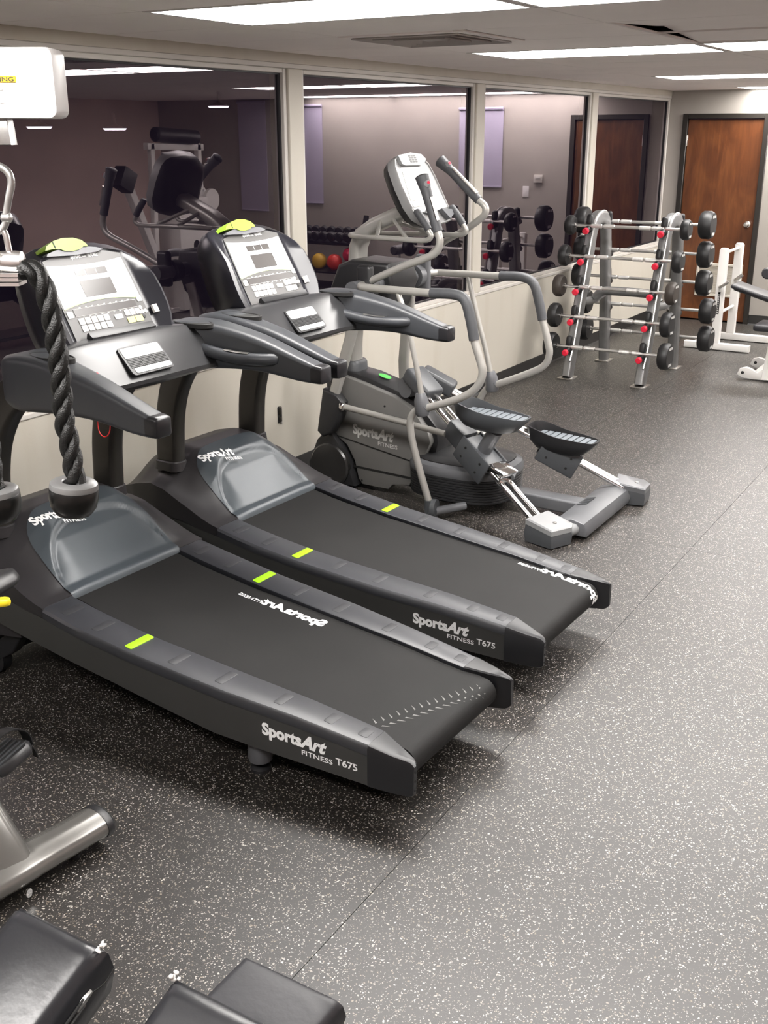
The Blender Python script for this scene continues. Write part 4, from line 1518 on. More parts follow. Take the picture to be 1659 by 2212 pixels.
    # side hand rails
    for s, loop_, strut, foot in (
        (-1, [(-2.985, 4.74, 1.165), (-2.94, 4.615, 1.170), (-2.87, 4.60, 1.168), (-2.528, 4.60, 1.167), (-2.405, 4.60, 1.170), (-2.345, 4.60, 1.147), (-2.312, 4.60, 1.059), (-2.290, 4.60, .962), (-2.258, 4.60, .875), (-2.241, 4.60, .815), (-2.257, 4.60, .756), (-2.306, 4.60, .702), (-2.393, 4.60, .655), (-2.522, 4.60, .606), (-2.568, 4.60, .592)],
         [(-2.715, 4.60, 1.160), (-2.664, 4.60, 1.029), (-2.623, 4.60, .873), (-2.590, 4.60, .737), (-2.568, 4.60, .620)],
         [(-2.567, 4.60, .598), (-2.615, 4.60, .568), (-2.639, 4.60, .515), (-2.627, 4.60, .421), (-2.585, 4.60, .280), (-2.540, 4.60, .150), (-2.515, 4.60, .085)]),
        (1, [(-2.985, 5.26, 1.160), (-2.94, 5.385, 1.156), (-2.87, 5.40, 1.157), (-2.541, 5.40, 1.162), (-2.415, 5.40, 1.165), (-2.345, 5.40, 1.135), (-2.310, 5.40, 1.046), (-2.283, 5.40, .946), (-2.247, 5.40, .835), (-2.234, 5.40, .766), (-2.262, 5.40, .700), (-2.356, 5.40, .645), (-2.535, 5.40, .566), (-2.568, 5.40, .556)],
         [(-2.737, 5.40, 1.155), (-2.676, 5.40, .941), (-2.613, 5.40, .741), (-2.572, 5.40, .585)],
         [(-2.572, 5.40, .565), (-2.611, 5.40, .522), (-2.640, 5.40, .465), (-2.627, 5.40, .394), (-2.585, 5.40, .270), (-2.540, 5.40, .150), (-2.515, 5.40, .085)])):
        b = new()
        add_tube(b, loop_, .0195, 12, 4)
        hr = P('hand_rail', b, 'ltgray')
        b = new()
        add_tube(b, [Vector(q) for q in loop_[3:8]], .0255, 12, 5)
        P('foam_grip', b, 'foam', parent=hr)
        b = new()
        add_tube(b, strut, [.014] * (len(strut) - 1) + [.016], 10, 4)
        P('strut', b, 'ltgray')
        b = new()
        add_tube(b, foot, .0185, 12, 4)
        P('rail_leg', b, 'ltgray')
        b = new()
        yj = 4.60 if s < 0 else 5.40
        zj = .605 if s < 0 else .570
        lathe(b, [(.030, -.05), (.038, -.035), (.036, .03), (.024, .065)], (-2.572, yj, zj), (-.15, 0, 1), 12)
        add_tube(b, [(-2.572, yj, zj - .01), (-2.545, yj, zj + .004)], .027, 10)
        P('rail_joint', b, 'castgray')
        b = new()
        lathe(b, [(.045, 0), (.045, .012), (.030, .03), (.026, .115)], (-2.515, yj, 0.002), (-.06, 0, 1), 14)
        lathe(b, [(.052, -.012), (.052, .012)], (-2.49, yj - .005, .075), (1, .2, 0), 16)
        P('rail_foot', b, 'dkgray')
        b = new()
        add_tube(b, [(-2.49, yj, .06), (-2.40, yj + (.16 if s < 0 else -.16), .06)], .022, 10)
        P('stabiliser_stub', b, 'castgray')
    # flywheel pod
    b = new()
    rings = []
    n = 36
    def oval(k, z, sx=1.0):
        out = []
        for i in range(n):
            a = 2 * pi * i / n
            ca, sa = cos(a), sin(a)
            e = .75
            x = -2.525 + .300 * sx * k * (abs(ca) ** e) * (1 if ca > 0 else -1)
            y = 5.02 + .255 * k * (abs(sa) ** e) * (1 if sa > 0 else -1)
            out.append(Vector((x, y, z)))
        return out
    lv = [(.86, .045), (.93, .055)]
    for k in range(9):
        z = .062 + k * .0145
        lv += [(.975 + .002 * k, z), (.975 + .002 * k, z + .009), (.962 + .002 * k, z + .0115)]
    loft(b, [oval(k, z) for k, z in lv])
    P('pod_side', b, 'blackpl', smooth=30)
    b = new()
    loft(b, [oval(.99, .190), oval(1.0, .200), oval(1.0, .222), oval(.97, .238), oval(.86, .252)])
    P('pod_top', b, 'castgray', smooth=30)
    b = new()
    loft(b, [oval(.875, .244), oval(.86, .256), oval(.74, .268), oval(.45, .276)])
    P('pod_dome', b, 'blackpl', smooth=50)
    # rear beam, cross bar
    b = new()
    sweep(b, [(-2.60, 5.04, .075), (-1.95, 5.06, .060), (-1.80, 5.06, .058)], rr(.110, .070, .012), (0, 1, 0))
    P('main_beam', b, 'castgray')
    b = new()
    prof = [(-1.905, .022), (-1.885, .085), (-1.800, .105), (-1.735, .088), (-1.715, .050), (-1.722, .020)]
    prism(b, prof, lambda p, h: Vector((p[0] + .00 * h, h, p[1])), 4.735, 5.395, bev=.010)
    cb = P('rear_crossbar', b, 'castgray')
    b = new()
    for k in range(6):
        add_box(b, (-1.845, 5.0 + k * .022, .0985), (.055, .008, .004), rot=Matrix.Rotation(radians(-13), 3, 'Y'))
    P('crossbar_rib', b, 'dkgray', parent=cb, smooth=0)
    # rails, blocks, carriages, pedals
    RA = ((Vector((-1.925, 4.645, .085)), Vector((-2.760, 4.912, .640))), (Vector((-1.770, 5.400, .095)), Vector((-2.760, 5.065, .622))))
    for s, (A, B) in enumerate(RA):
        d = (B - A).normalized()
        side = Vector((0, 0, 1)).cross(d).normalized()
        upn = d.cross(side)
        if upn.z < 0:
            upn = -upn
        for q in (-1, 1):
            b = new()
            add_tube(b, [A + side * q * .030, B + side * q * .030], .0150, 12)
            P('chrome_rail', b, 'chrome')
        fr = Matrix((d, side, upn)).transposed()
        # foot block
        b = new()
        fc = (-1.865, 4.640) if s == 0 else (-1.735, 5.455)
        hw_, hl = .085, .090
        tops = [(-hl, -hw_), (hl * .75, -hw_ * 1.0), (hl, hw_ * .5), (hl * .7, hw_), (-hl, hw_)]
        az = radians(-15 if s == 0 else 15)
        rot2 = lambda p, k: Vector((fc[0] + (p[0] * cos(az) - p[1] * sin(az)) * k, fc[1] + (p[0] * sin(az) + p[1] * cos(az)) * k, 0))
        zt = [.125, .100, .098, .100, .125]
        loft(b, [[rot2(p, 1.0) + Vector((0, 0, .006)) for p in tops], [rot2(p, 1.06) + Vector((0, 0, .05)) for p in tops], [rot2(p, 1.0) + Vector((0, 0, z - .028)) for p, z in zip(tops, zt)]])
        fb_ = P('rail_end_block', b, 'dkgray')
        b = new()
        loft(b, [[rot2(p, 1.02) + Vector((0, 0, z - .030)) for p, z in zip(tops, zt)], [rot2(p, 1.02) + Vector((0, 0, z - .006)) for p, z in zip(tops, zt)], [rot2(p, .94) + Vector((0, 0, z)) for p, z in zip(tops, zt)]])
        P('block_cap', b, 'paleg' if s == 0 else 'castgray', parent=fb_)
        b = new()
        lathe(b, [(.010, 0), (.010, .004), (.006, .005)], rot2((.02, 0), 1) + Vector((0, 0, .107)), (0, 0, 1), 10)
        P('bolt', b, 'steel', parent=fb_)
        b = new()
        if s == 0:
            lathe(b, [(.030, 0), (.030, .06)], (-1.80, 4.69, .055), (.3, 1, 0), 14)
        else:
            lathe(b, [(.030, 0), (.030, .06)], (-1.78, 5.41, .055), (.3, -1, 0), 14)
        P('bearing_sleeve', b, 'paleg', parent=fb_)
        # upper block
        b = new()
        add_box(b, B - d * .02 + upn * .012, (.20, .130, .080), rot=fr, bev=.018, seg=3)
        P('upper_block', b, 'dkgray')
        b = new()
        lathe(b, [(.055, -.05), (.055, .05)], B - d * .02 - upn * .06 + d * .06, side, 16)
        P('block_roller', b, 'castgray')
        # carriage
        tpar = .47 if s == 0 else .325
        c = A.lerp(B, tpar)
        b = new()
        add_box(b, c + upn * .005, (.200, .118, .068), rot=fr, bev=.006)
        add_box(b, c - side * .062 - upn * .02, (.225, .014, .140), rot=fr, bev=.008)
        add_box(b, c + side * .062 - upn * .02, (.225, .014, .140), rot=fr, bev=.008)
        ca = P('carriage', b, 'dkgray')
        b = new()
        for i in (-1, 1):
            for j in (-1, 1):
                for q in (-1, 1):
                    lathe(b, [(.007, 0), (.007, .003)], c + d * i * .06 + side * q * .068 + upn * (j * .03 - .02), side * q, 8)
        P('carriage_bolt', b, 'slot', parent=ca)
        if s == 0:
            b = new()
            add_box(b, c - d * .150 + upn * .050, (.11, .115, .012), rot=fr @ Matrix.Rotation(radians(14), 3, 'Y'), bev=.005)
            add_box(b, c - d * .196 + upn * .030, (.012, .115, .045), rot=fr @ Matrix.Rotation(radians(14), 3, 'Y'), bev=.004)
            P('carriage_guard', b, 'chrome', parent=ca)
        if s == 0:
            b = new()
            add_box(b, c + d * .175 - upn * .012, (.12, .112, .105), rot=fr, bev=.010)
            P('carriage_block', b, 'dkgray', parent=ca)
        # pedal: shallow tray
        pc = c + Vector((.045, -.02 if s == 0 else .0, .125))
        if s == 0:
            pc = Vector((-2.245, 4.735, .565))
        else:
            pc = Vector((-2.075, 5.265, .345))
        tilt = radians(-2)
        plan = [(-.195, -.045), (-.170, -.078), (-.10, -.092), (0, -.090), (.10, -.078), (.170, -.060), (.192, -.035), (.192, .035), (.170, .060), (.10, .078), (0, .090), (-.10, .092), (-.170, .078), (-.195, .045)]
        PL = [Vector((q.x, q.y)) for q in cr([(a, b_, 0) for a, b_ in plan], 2, loop=True)]
        def rim(x):
            return .026 + .034 * sstep(.02, -.19, x) * 1.0 - .008 * sstep(.0, .19, x)
        def ped(k, z, useh=False, ex=0):
            out = []
            for p in PL:
                zz = z + (rim(p.x) if useh else 0)
                q = Vector((p.x * k, p.y * k, zz))
                q = Vector((q.x * cos(tilt) - q.z * sin(tilt), q.y, q.x * sin(tilt) + q.z * cos(tilt)))
                out.append(pc + q)
            return out
        b = new()
        loft(b, [ped(.42, -.075), ped(.70, -.055), ped(.92, -.010), ped(1.0, -.008, True), ped(1.0, 0, True), ped(.955, 0, True), ped(.93, -.012, True), ped(.90, .004)])
        pe = P('pedal', b, 'dkgray' if s == 0 else 'blackpl', smooth=45)
        b = new()
        for k in range(9):
            x = -.13 + k * .036
            wd = interp(x, [-.17, -.05, .1, .17], [.066, .078, .066, .048])
            add_box(b, pc + Vector((x * cos(tilt), 0, .008 + x * sin(tilt))), (.029, wd * 2, .008), rot=Matrix.Rotation(radians(0), 3, 'Y'), bev=.002, seg=1)
        P('tread_strip', b, 'tread', parent=pe)
        b = new()
        add_tube(b, [c + upn * .03, pc + Vector((.02, 0, -.07))], .038, 12)
        P('pedal_post', b, 'castgray')
    return t


build_elliptical()


# ------------------------------------------------------------------ barbell rack
def build_rack():
    t = thing('barbell_rack', 'grey A-frame barbell rack with red-tipped pegs beside the window wall', 'rack', (-2.915, 8.6, 0))
    F0, F1 = (8.19, 0.0), (8.55, 1.16)      # front leg line (y, z)
    def fl(z):
        return 8.16 + (z - .0) * (8.53 - 8.16) / 1.16
    zp = [1.160, .925, .696, .465, .232]
    for x in (-3.22, -2.61):
        b = new()
        pts = [(x, 8.185, .012), (x, fl(.3) + .02, .3), (x, fl(.7) + .02, .7), (x, fl(1.0) + .02, 1.0), (x, 8.535, 1.13), (x, 8.585, 1.205), (x, 8.665, 1.240), (x, 8.760, 1.232), (x, 8.830, 1.185), (x, 8.865, 1.10), (x, 8.90, .9), (x, 8.965, .5), (x, 9.03, .012)]
        sweep(b, cr(pts, 4), rr(.075, .105, .018, 3), (1, 0, 0))
        fr = obj('a_frame', b, 'graysteel', t, inv=True)
        # bright edge strip on the front leg
        b = new()
        ed = [(x + .028, y - .052, z) for y, z in ((8.20, .15), (8.275, .3), (8.40, .7), (8.495, 1.0))] + [(x + .028, 8.49, 1.14), (x + .028, 8.555, 1.245), (x + .028, 8.66, 1.288), (x + .028, 8.77, 1.280), (x + .028, 8.86, 1.215)]
        add_tube(b, ed, .010, 8, 3)
        obj('edge_strip', b, 'rackedge', fr, inv=True)
        for y in (8.185, 9.03):
            b = new()
            add_box(b, (x, y, .006), (.12, .15, .012), bev=.003)
            obj('foot_plate', b, 'steel', fr, inv=True)
        for z in zp:
            for front in (1, 0):
                y = fl(z) - .03 if front else interp(z, [0, .5, .9, 1.2], [9.03, 8.965, 8.90, 8.86]) + .045
                sg = -1 if front else 1
                b = new()
                lathe(b, [(.030, 0), (.030, .05), (.022, .06), (.022, .085)], (x, y, z + .005), (0, sg, -.15), 12)
                add_box(b, (x, y + sg * .02, z + .075), (.05, .045, .085), rot=Matrix.Rotation(radians(12 * sg), 3, 'X'), bev=.02, seg=3)
                pg = obj('peg', b, 'rubber', t, inv=True)
                if not front:
                    continue
                b = new()
                lathe(b, [(.024, .083), (.026, .088), (.026, .108), (.020, .114)], (x, y, z + .005), (0, sg, -.15), 12)
                obj('peg_cap', b, 'red', pg, label='red end cap', inv=True)
    b = new()
    add_tube(b, [(-3.19, 8.62, .60), (-3.13, 8.62, .652), (-3.05, 8.62, .665), (-2.78, 8.62, .665), (-2.70, 8.62, .652), (-2.64, 8.62, .60)], .036, 12, 4)
    obj('crossbar', b, 'graysteel', t, inv=True)
    for x in (-3.22, -2.61):
        b = new()
        add_tube(b, [(x, fl(.60) + .03, .60), (x, 8.65, .575), (x, 8.93, .60)], .032, 10, 3)
        obj('frame_brace', b, 'graysteel', t, inv=True)
    # barbells
    def barbell(y, z, xl, xr, r, th, hm, label):
        g = thing('barbell', label, 'barbell', ((xl + xr) / 2, y, z), 0, 'fixed barbells on the rack')
        L = (xr - xl) / 2
        b = new()
        lathe(b, [(.0125, -L), (.0125, L)], (0, 0, 0), (1, 0, 0), 10)
        obj('bar', b, 'bar', g)
        for s in (-1, 1):
            for a, c in ((.10, .19), (.205, .295)):
                b = new()
                lathe(b, [(.0125, a), (.0165, a + .003), (.0165, c - .003), (.0125, c)], (0, 0, 0), (s, 0, 0), 10)
                obj('grip_sleeve', b, 'knurl', g)
            b = new()
            lathe(b, [(.012, L - .005), (.020, L), (.020, L + .014)], (0, 0, 0), (s, 0, 0), 10)
            obj('collar', b, 'chrome', g)
            b = new()
            n = 28
            lathe(b, [(r * .55, L + .010), (r * .86, L + .012), (r, L + .030), (r, L + .012 + th * .75), (r * .86, L + .012 + th), (r * .35, L + .012 + th + .002)], (0, 0, 0), (s, 0, 0), n)
            hd = obj('head', b, hm, g, smooth=45)
            b = new()
            xe = s * (L + .012 + th + .0035)
            def ft(a, c, xe=xe, s=s):
                return Vector((xe, s * a, c))
            for q0, q1, h0 in ((-.42, -.05, .50), (.02, .40, .50), (-.36, .34, -.72)):
                b.faces.new([b.verts.new(ft(r * a, r * c)) for a, c in ((q0, h0), (q1, h0), (q1, h0 + .20), (q0, h0 + .20))])
            obj('head_print', b, 'printg', hd, smooth=0)
        return g
    lev = ['top', 'second', 'middle', 'fourth', 'lowest']
    fz = [1.188, .955, .722, .494, .262]
    fr_r = [.072, .080, .082, .092, .098]
    for k in range(5):
        xl, xr = ((-3.33, -2.475), (-3.335, -2.495), (-3.335, -2.505), (-3.33, -2.50), (-3.315, -2.475))[k]
        barbell(fl(fz[k]) - .075, fz[k], xl, xr, fr_r[k] + .006, .062 + .004 * k, 'rubber2' if k == 2 else 'rubber',
                'barbell with %s black rubber heads on the %s front peg pair of the rack' % ('brownish' if k == 2 else 'round', lev[k]) if k != 2 else 'barbell with brownish rubber heads on the middle front peg pair of the rack')
    rz = [1.192, .958, .728, .496, .262]
    rr_ = [.110, .106, .104, .104, .108]
    for k in range(5):
        y = interp(rz[k], [0, .5, .9, 1.2], [9.03, 8.965, 8.90, 8.86]) + .095
        xl, xr = ((-3.40, -2.47), (-3.40, -2.47), (-3.42, -2.47), (-3.38, -2.43), (-3.38, -2.43))[k]
        barbell(y, rz[k], xl, xr, rr_[k], .10, 'rubber', 'heavier black barbell on the %s rear peg pair of the rack' % lev[k])


build_rack()


# ------------------------------------------------------------------ white press stand and bench at the door
def build_white():
    t = thing('press_stand', 'white steel bench press stand with two uprights in front of the wooden door', 'weight stand', (-2.53, 10.3, 0))
    def P(n, b, m='white', label=None, parent=None, smooth=38):
        return obj(n, b, m, parent or t, label, smooth, inv=True)
    posts = [((-2.522, 10.03, .05), (-2.520, 10.03, .900)), ((-2.532, 10.61, .05), (-2.530, 10.61, .897))]
    for a, c in posts:
        b = new()
        sweep(b, [a, c], rr(.074, .066, .006), (1, 0, 0))
        ps = P('upright', b)
        b = new()
        lathe(b, [(.036, 0), (.036, .010), (.028, .016)], Vector(c), (0, 0, 1), 12)
        P('post_cap', b, parent=ps)
    b = new()
    add_box(b, (-2.521, 9.999, .43), (.022, .004, .20)); P('name_strip', b, 'ink', label='narrow dark strip sticker')
    b = new()
    put_text(b, 'BODY MASTERS'[:0] + 'IIIIIIIII', lambda x, y: Vector((-2.528 + y * .9, 9.9965, .34 + x)), 0, 0, width=.17, height=.017, bold=.02)
    P('strip_print', b, 'printg', smooth=0)
    for z in (.90, .36):
        b = new()
        add_tube(b, [(-2.521, 10.03, z - .03), (-2.531, 10.61, z - .03)], .014, 8)
        P('tie_bar', b)
    b = new()
    add_tube(b, [(-2.52, 9.99, .575), (-2.475, 9.93, .60), (-2.435, 9.93, .635)], .014, 8, 3); P('bar_hook', b, 'steel')
    b = new()
    add_tube(b, [(-2.53, 10.57, .575), (-2.49, 10.50, .60), (-2.45, 10.50, .635)], .016, 8, 3); P('bar_hook', b, 'steel')
    b = new()
    sweep(b, [(-2.80, 10.03, .035), (-2.21, 10.03, .035)], rr(.070, .060, .006), (0, 1, 0)); P('base_bar', b)
    b = new()
    sweep(b, [(-2.80, 10.61, .035), (-2.08, 10.61, .035)], rr(.070, .060, .006), (0, 1, 0)); P('base_bar', b)
    b = new()
    sweep(b, [(-2.70, 10.03, .035), (-2.70, 10.61, .035)], rr(.060, .058, .006), (1, 0, 0)); P('base_tie', b)
    # bench
    t2 = thing('weight_bench', 'white steel weight bench with a tilted black backrest at the edge of view', 'bench', (-1.80, 9.2, 0))
    def Q(n, b, m='white', label=None, parent=None):
        return obj(n, b, m, parent or t2, label, 38, inv=True)
    # backrest pad slopes down to the right
    b = new()
    d = Vector((.86, 0, -.24)).normalized()
    rotm = Matrix.Rotation(atan2(.24, .86), 3, 'Y')
    add_box(b, (-1.80, 9.25, .590), (.86, .27, .034), rot=rotm, bev=.014, seg=3); bp = Q('back_pad', b, 'vinyl2')
    b = new()
    add_box(b, (-1.795, 9.25, .568), (.82, .24, .014), rot=rotm, bev=.003); Q('pad_board', b, 'ink', parent=bp)
    b = new()
    add_box(b, (-1.755, 9.00, .425), (.38, .30, .055), bev=.022, seg=3); Q('seat_pad', b, 'vinyl2')
    b = new()
    loft(b, [[Vector((x, 9.16 + y, z)) for y, z in rr(.19, .10, .045)] for x in (-1.985, -1.97, -1.80, -1.785)]); Q('roller_pad', b, 'vinyl2') if False else b.free()
    b = new()
    lathe(b, [(.035, -.09), (.045, -.08), (.045, .08), (.035, .09)], (-1.915, 9.10, .835), (0, 1, 0), 14); Q('roller_pad', b, 'vinyl2')
    b = new()
    add_tube(b, [(-1.915, 9.10, .835), (-1.90, 9.16, .70), (-1.86, 9.22, .56)], .016, 8); Q('roller_arm', b)
    b = new()
    sweep(b, [(-1.80, 8.90, .01), (-1.79, 8.93, .20), (-1.775, 8.96, .40)], rr(.075, .075, .006), (1, 0, 0)); Q('front_leg', b)
    b = new()
    sweep(b, [(-1.80, 9.02, .33), (-1.72, 9.25, .45), (-1.70, 9.60, .30), (-1.70, 10.0, .05)], rr(.06, .06, .006), (1, 0, 0)); Q('spine_tube', b)
    b = new()
    sweep(b, [(-1.98, 10.0, .035), (-1.42, 10.0, .035)], rr(.06, .06, .006), (0, 1, 0)); Q('rear_foot', b)
    for yy, xx in ((8.90, -1.93), (9.36, -1.935)):
        b = new()
        prof = [(-.105, .035), (-.085, .085), (-.04, .100), (.0, .092), (.055, .065), (.12, .10), (.12, .010), (.03, .006), (-.06, .014)]
        prism(b, prof, lambda p, h: Vector((xx + p[0], yy + h, p[1])), -.022, .022, bev=.006)
        ft = Q('foot_bracket', b)
        b = new()
        lathe(b, [(.013, 0), (.013, .003)], (xx - .06, yy - .0245, .055), (0, 1, 0), 10); Q('wheel_hole', b, 'slot', parent=ft)
    b = new()
    sweep(b, [(-1.90, 8.90, .03), (-1.90, 9.36, .03)], rr(.05, .05, .006), (1, 0, 0)); Q('front_foot', b)


build_white()


# ------------------------------------------------------------------ cable machine, rope
def build_rope():
    # everything hangs in one upright plane beside the bench
    e1 = Vector((cos(YAW), sin(YAW), 0))          # along the machine's arm
    en_ = Vector((-sin(YAW), cos(YAW), 0))
    O = Vector((-1.150, 1.038, 1.600))

    def S(x, z, d=0.0):
        return O + e1 * x + Vector((0, 0, z)) + en_ * d
    D0 = .036
    t = thing('cable_machine', 'white cable machine arm box with an orange warning label, cut off by the frame', 'gym machine', tuple(S(-1.05, -1.600)))

    def P(n, b, m, label=None, parent=None, smooth=38):
        return obj(n, b, m, parent or t, label, smooth, inv=True)
    fr = Matrix((e1, en_, Vector((0, 0, 1)))).transposed()
    b = new()
    loft(b, [[S(-.145 + x * k, .360 + y * k, dd) for x, y in rr(.332, .086, .010, 4)] for dd, k in ((.012, .985), (.017, 1.0), (.062, 1.0), (.067, .985))])
    hb = P('arm_box', b, 'whitepl')
    b = new()
    loft(b, [[S(-.0600 + x, .3645 + y, dd) for x, y in rr(.060, .0078, .001)] for dd in (.0105, .0122)])
    P('warning_label', b, 'warn', parent=hb, smooth=0)
    b = new()
    put_text(b, 'WARNING', lambda x, y: S(-.0845 + x, .3618 + y, .0100), 0, 0, width=.052, height=.0076, bold=.012)
    P('warning_print', b, 'ink', parent=hb, smooth=0)
    b = new()
    for k in range(5):
        for x0, ww in ((-.095, .026), (-.066, .018)):
            zz = .3565 - k * .0052
            w_ = ww * (1 - .15 * ((k * 2 + 1) % 3))
            loft(b, [[S(x0, zz, dd), S(x0 + w_, zz, dd), S(x0 + w_, zz + .0007, dd), S(x0, zz + .0007, dd)] for dd in (.0108, .0122)])
    P('label_text', b, 'greyink', parent=hb, smooth=0)
    b = new()
    prof = [(-.15, .319), (-.0520, .319), (-.0500, .306), (-.0485, .284), (-.15, .284)]
    prism(b, prof, lambda p, h: S(p[0], p[1], h), .022, .050, bev=.002)
    P('pulley_bracket', b, 'galv')
    b = new()
    add_tube(b, [S(-.092, .30, D0), S(-.092, .284, D0), S(-.088, .262, D0)], .003, 8)
    P('cable', b, 'slot')
    b = new()
    sweep(b, [S(-1.05, -1.597, .04), S(-1.05, .66, .04)], rr(.075, .10, .008), e1)
    P('column', b, 'white')
    b = new()
    sweep(b, [S(-1.05, .40, .04), S(-.29, .365, .04)], rr(.05, .06, .008), en_)
    P('arm_beam', b, 'white')
    b = new()
    add_box(b, S(-1.05, -1.575, .04), (.5, .45, .045), rot=fr, bev=.006)
    P('base_plate', b, 'white')
    # snap link
    h = thing('snap_link', 'galvanised snap hook link between the white arm box and the black rope', 'hook', tuple(S(-.08, .16)))

    def H(n, b, m, parent=None):
        return obj(n, b, m, parent or h, None, 40, inv=True)
    b = new()
    add_tube(b, [S(-.092, .256, D0), S(-.078, .259, D0), S(-.063, .251, D0), S(-.0585, .237, D0), S(-.064, .217, D0), S(-.0695, .198, D0), S(-.073, .182, D0), S(-.082, .172, D0), S(-.094, .180, D0), S(-.104, .205, D0), S(-.106, .232, D0), S(-.100, .250, D0)], [.0052, .0052, .0052, .0052, .0050, .0048, .0050, .0050, .0046, .0046, .0046, .0050], 10, 4)
    H('hook_body', b, 'galv')
    b = new()
    lathe(b, [(.003, -.008), (.0068, -.005), (.0068, .005), (.003, .008)], S(-.0705, .190, D0), e1, 12)
    H('hook_nose', b, 'galv')
    # rope attachment
    r = thing('triceps_rope', 'thick black twisted rope with rubber end caps hanging from a chrome clamp', 'rope handle', tuple(S(-.08, .10)))

    def R(n, b, m, parent=None, label=None):
        return obj(n, b, m, parent or r, label, 40, inv=True)
    b = new()
    add_tube(b, [S(-.096, .130, D0), S(-.098, .152, D0), S(-.092, .172, D0), S(-.082, .178, D0), S(-.0745, .168, D0), S(-.0725, .150, D0), S(-.070, .132, D0)], .0045, 10, 4)
    add_tube(b, [S(-.084, .130, D0 - .012), S(-.088, .160, D0 - .012), S(-.090, .176, D0 - .006)], .0048, 8, 3)
    R('eye_bolt', b, 'bright')
    b = new()
    lathe(b, [(.010, -.085), (.0135, -.082), (.0135, -.040), (.0115, -.037), (.0115, -.033), (.0142, -.030), (.0148, -.010), (.0140, -.001), (.011, .001)], S(-.0545, .1315, D0), e1, 20)
    cl = R('clamp', b, 'bright')
    b = new()
    for k in range(3):
        loft(b, [[S(-.125 + x, .1125 - k * .0062 + y, D0 - .018 + dd) for x, y in ((0, 0), (.067, 0), (.067, .0046), (0, .0046))] for dd in (0, .036)])
    R('clamp_plate', b, 'bright', parent=cl)

    def strand(path, name='rope_strand'):
        C = cr(path, 14)
        n = len(C)
        T = [(C[min(n - 1, i + 1)] - C[max(0, i - 1)]).normalized() for i in range(n)]
        b = new()
        acc = 0
        ph = [0]
        for i in range(1, n):
            acc += (C[i] - C[i - 1]).length
            ph.append(acc)
        for k in range(3):
            pts = []
            for i in range(n):
                sd = (en_ - T[i] * en_.dot(T[i])).normalized()
                q = T[i].cross(sd)
                a = 2 * pi * ph[i] / .092 + 2 * pi * k / 3
                pts.append(C[i] + .0072 * (cos(a) * sd + sin(a) * q))
            add_tube(b, pts, .0084, 9)
        return R(name, b, 'rope')
    strand([S(-.062, .122, D0), S(-.0475, .1205, D0), S(-.0365, .1135, D0), S(-.0285, .0925, D0), S(-.0245, .0700, D0), S(-.0213, .0390, D0), S(-.0195, -.0040, D0), S(-.0195, -.0480, D0), S(-.0200, -.0920, D0), S(-.0155, -.1370, D0), S(-.0130, -.1820, D0), S(-.0122, -.1960, D0)])
    strand([S(-.105, .118, D0), S(-.118, .110, D0), S(-.128, .070, D0), S(-.130, .0, D0), S(-.131, -.06, D0), S(-.132, -.12, D0), S(-.134, -.17, D0), S(-.135, -.20, D0)])

    def cap(c, ax):
        b = new()
        lathe(b, [(.0345, .004), (.0360, .002), (.0360, -.012), (.0335, -.026), (.026, -.037), (.012, -.042), (.001, -.043)], c, ax, 28)
        ec = R('end_cap', b, 'capblack')
        b = new()
        lathe(b, [(.0165, -.004), (.0165, .012), (.018, .0135), (.031, .0130), (.0345, .0105), (.0357, .0055), (.0355, .002)], c, ax, 28)
        R('cap_rim', b, 'graysteel', parent=ec)
    cap(S(-.0165, -.2005, D0), S(.10, 1.0) - S(0, 0))
    cap(S(-.1345, -.2105, D0), S(-.03, 1.0) - S(0, 0))


build_rope()


